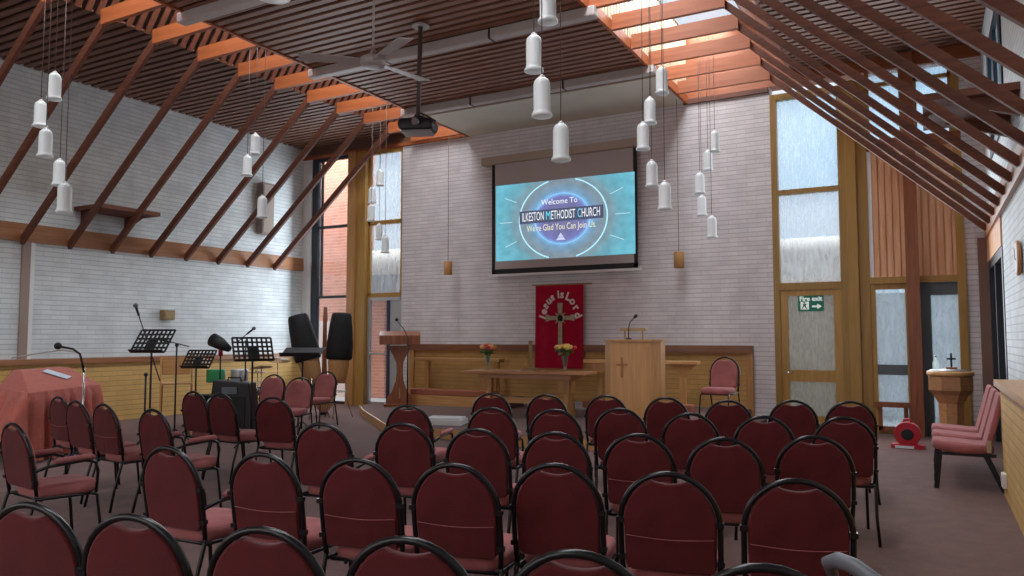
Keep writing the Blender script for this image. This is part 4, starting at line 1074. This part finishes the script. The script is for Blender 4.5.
MB().lathe([(.15, .74), (.155, .76), (.155, .94), (.15, .96)], (-.24, .05, 0), 24).build('tom', M['green'], dk)
MB().lathe([(.14, .76), (.145, .78), (.145, .94), (.14, .96)], (.14, .08, 0), 24).build('tom', M['alum'], dk)
MB().lathe([(.17, .50), (.175, .51), (.175, .64), (.17, .65)], (.42, .28, 0), 24).build('snare', M['chrome'], dk)
MB().lathe([(.19, .05), (.195, .07), (.195, .50), (.19, .52)], (-.52, .25, 0), 24).build('floor_tom', M['blackcloth'], dk)
for cx_, cy_, cz_, r_, tl in ((-.55, -.05, 1.12, .22, .35), (.50, .1, 1.0, .19, -.15), (.75, .30, 1.12, .22, .2), (.40, .42, .90, .17, .05)):
    o = MB().lathe([(.005, .03), (.04, .02), (.045, .008), (r_, -.012), (r_, -.015)], n=28).build('cymbal', M['brass'], dk, (cx_, cy_, cz_)); o.rotation_euler = (tl, tl*.5, 0)
    MB().tube([(cx_, cy_, .03), (cx_, cy_, cz_+.04)], .009, 6).tube([(cx_-.2, cy_, .01), (cx_, cy_, .25), (cx_+.2, cy_, .01)], .008, 6).build('cymbal_stand', M['chrome'], dk)
MB().tube([(-.24, .05, .76), (-.1, 0, .52), (.14, .08, .78)], .012, 6).tube([(.42, .28, .5), (.42, .28, .2), (.25, .15, .01)], .010, 6).tube([(.42, .28, .2), (.6, .45, .01)], .010, 6).tube([(.42, .28, .2), (.6, .12, .01)], .010, 6).build('hardware', M['chrome'], dk)
# black floodlight like spot + red can on stand
t = thing_at('stage_spotlight', 'small black tilted spotlight with red clamp above the drums', 'spotlight', 221, 12.1)
hh = at_depth(222, 346, 12.0).z
MB().tube([(0, 0, 0.02), (0, 0, hh-.12)], .012).tube([(-.2, 0, .01), (0, 0, .2), (.2, 0, .01)], .010).build('stand', M['black'], t)
MB().tube([(0, 0, hh-.16), (0, 0, hh-.02)], .035, 10).build('clamp', M['redplastic'], t)
MB().tube([(-.16, -.03, hh+.10), (-.02, 0, hh+.04), (.16, .03, hh-.05)], [.11, .10, .05], 16).build('lamp_head', M['black'], t)
# congas
def conga(label, px, D, tilt, yaw, bw=.17):
    q = at_depth(px, 340, D)
    t = thing('conga_drum', label, 'drum', Vector((q.x, q.y, 0)), yaw)
    sh = bpy.data.objects.new
    o = MB().lathe([(.15, .0), (.17, .12), (.20, .34), (.215, .56)], n=24).build('shell', M['drumwood'], t, (0, 0, .66))
    o.rotation_euler = (0, tilt, 0)
    o2 = MB().lathe([(.228, .44), (.245, .48), (.245, .70), (.215, 1.05), (.185, 1.27), (.16, 1.31), (.05, 1.32)], n=24).build('cover', M['blackcloth'], t, (0, 0, .66))
    o2.rotation_euler = (0, tilt, 0)
    for k in range(3):
        a = k*2*PI/3+.5
        MB().tube([(math.cos(a)*.15, math.sin(a)*.15, .85), (math.cos(a)*.17, math.sin(a)*.17, .40), (math.cos(a)*.30, math.sin(a)*.30, .01)], .010, 6).build('stand_leg', M['chrome'], t)
    MB().tube([(math.cos(a*PI/8)*.17, math.sin(a*PI/8)*.17, .50) for a in range(16)], .009, 6, True).build('stand_ring', M['chrome'], t)
conga('tilted conga drum in black cover, closer to the drum kit', 315, 14.2, -.26, YAW)
conga('upright conga drum in black cover beside the ochre pillar', 338, 14.3, .05, YAW, .17)
# short wooden thing between: upright guitar neck
q = at_depth(325, 340, 15.0)
t = thing('upright_bass', 'reddish brown instrument neck standing upright between the two congas', 'instrument', Vector((q.x, q.y, 0)), YAW)
MB().prism([(-.05, .75), (.05, .75), (.04, 1.80), (.055, 1.85), (.045, 2.10), (-.03, 2.12), (-.045, 1.85), (-.04, 1.80)], .04, (0, -.02, 0)).build('neck', M['mahog'], t)
MB().prism([(math.cos(a*PI/12)*(.15 if a < 12 else .20), .42+math.sin(a*PI/12)*.38) for a in range(24)], .09, (0, -.045, 0)).build('body', M['table'], t, bevel=.01)
MB().box((-.06, -.08, 0), (.06, .08, .05)).build('foot_rest', M['black'], t)
# ============================================================ OUTSIDE (seen through the glazing)
S(MB().box((-40, YB+.3, -.3), (25, 45, -.05)), 'ground_outside', plain('paving', (.55, .52, .50), .9))
S(MB().box((-17, 15.6, -.05), (-12.95, 15.9, 8)), 'wall_outside_brick', M['red_brick'])
S(MB().box((-17, 15.55, -.05), (-12.95, 15.6, 1.95)), 'wall_outside_plinth', plain('pink_render', (.85, .62, .55), .8))
S(MB().box((-12.9, 15.3, 2.55), (-6, 17, 3.35)), 'canopy_outside', plain('slate_fascia', (.30, .34, .38), .7))
b = MB(); b.tube([(-12.9, 15.3, 3.42), (-6, 15.3, 3.42)], .32, 20); S(b, 'canopy_edge_outside', M['conc'])
S(MB().box((-12.9, 16.9, -.05), (-6, 17.1, 2.6)), 'wall_outside_grey', plain('grey_render', (.42, .48, .52), .8))
S(MB().box((-12.9, 15.7, -.05), (-12.4, 15.8, 2.5)), 'wall_outside_brick', M['red_brick'])
S(MB().box((-5, 15.4, 2.5), (3.5, 17, 3.0)), 'canopy_outside', M['conc'])
b = MB(); b.tube([(-5, 15.4, 3.2), (3.5, 15.4, 3.2)], .22, 20); S(b, 'canopy_edge_outside', M['conc'])
S(MB().box((-5, 17, -.05), (3.5, 17.2, 2.4)), 'wall_outside_pale', plain('pale_wall', (.80, .80, .82), .8))
b = MB()
for k in range(8): b.box((-12.9+k*.33, 17.6, 3.3), (-12.2+k*.33+.2, 17.65, 6.5))
S(b, 'wall_outside_fence', M['slat_pale'])
# ============================================================ LIGHT
w = bpy.data.worlds.new('overcast_sky'); bpy.context.scene.world = w; w.use_nodes = True
nt = w.node_tree; bg = nt.nodes['Background']
tcw = N(nt, 'ShaderNodeTexCoord'); nz = N(nt, 'ShaderNodeTexNoise'); nz.inputs['Scale'].default_value = 2.5; nz.inputs['Detail'].default_value = 5
nt.links.new(tcw.outputs['Generated'], nz.inputs['Vector'])
rw = N(nt, 'ShaderNodeValToRGB'); rw.color_ramp.elements[0].color = (.62, .80, 1, 1); rw.color_ramp.elements[1].color = (.95, .97, 1, 1)
rw.color_ramp.elements[0].position = .35; rw.color_ramp.elements[1].position = .65
nt.links.new(nz.outputs['Fac'], rw.inputs['Fac']); nt.links.new(rw.outputs['Color'], bg.inputs['Color'])
bg.inputs['Strength'].default_value = 1.0
def area(name, loc, rot, sx, sy, power, col=(1, 1, 1)):
    l = bpy.data.lights.new(name, 'AREA'); l.shape = 'RECTANGLE'; l.size = sx; l.size_y = sy; l.energy = power; l.color = col
    o = bpy.data.objects.new(name, l); C.objects.link(o); o.location = loc; o.rotation_euler = rot
    return o
area('rooflight_daylight_left', (-8.8, 6.5, ZT-.05), (0, 0, 0), .7, 14, 360, (.93, .96, 1))
area('rooflight_daylight_right', (-3.35, 6.5, ZT-.05), (0, 0, 0), .7, 14, 460, (.93, .96, 1))
area('window_daylight_left', (-11.6, YB-.35, 3.0), (-PI/2, 0, 0), 2.4, 4.2, 100, (.85, .93, 1))
area('window_daylight_right', (-.95, YB-.45, 3.0), (-PI/2, 0, 0), 2.6, 4.2, 105, (.85, .93, 1))
area('rear_fill', (-6, YN+.3, 2.3), (math.radians(80), 0, 0), 9, 2.6, 120, (1, .97, .95))  # added ambient fill from behind the camera; the rear wall has no window
# outdoor daylight on the yard
area('yard_daylight_left', (-12.5, 14.3, 7.3), (math.radians(28), 0, 0), 7, 1.2, 420, (.95, .97, 1))
area('yard_daylight_right', (-1, 14.3, 7.3), (math.radians(28), 0, 0), 8, 1.2, 420, (.95, .97, 1))
# ============================================================ CAMERA
cd = bpy.data.cameras.new('camera'); cd.sensor_width = 36; cd.lens = 36*FPX/1024; cd.clip_end = 200
co = bpy.data.objects.new('camera', cd); C.objects.link(co); co.location = EYE
co.rotation_euler = (PI/2+PIT, 0, YAW)
sc = bpy.context.scene; sc.camera = co
sc.view_settings.view_transform = 'Standard'; sc.view_settings.exposure = 0
try:
    sc.cycles.use_denoising = True
    sc.cycles.max_bounces = 8; sc.cycles.transparent_max_bounces = 12
    sc.cycles.sample_clamp_indirect = 6
except Exception: pass
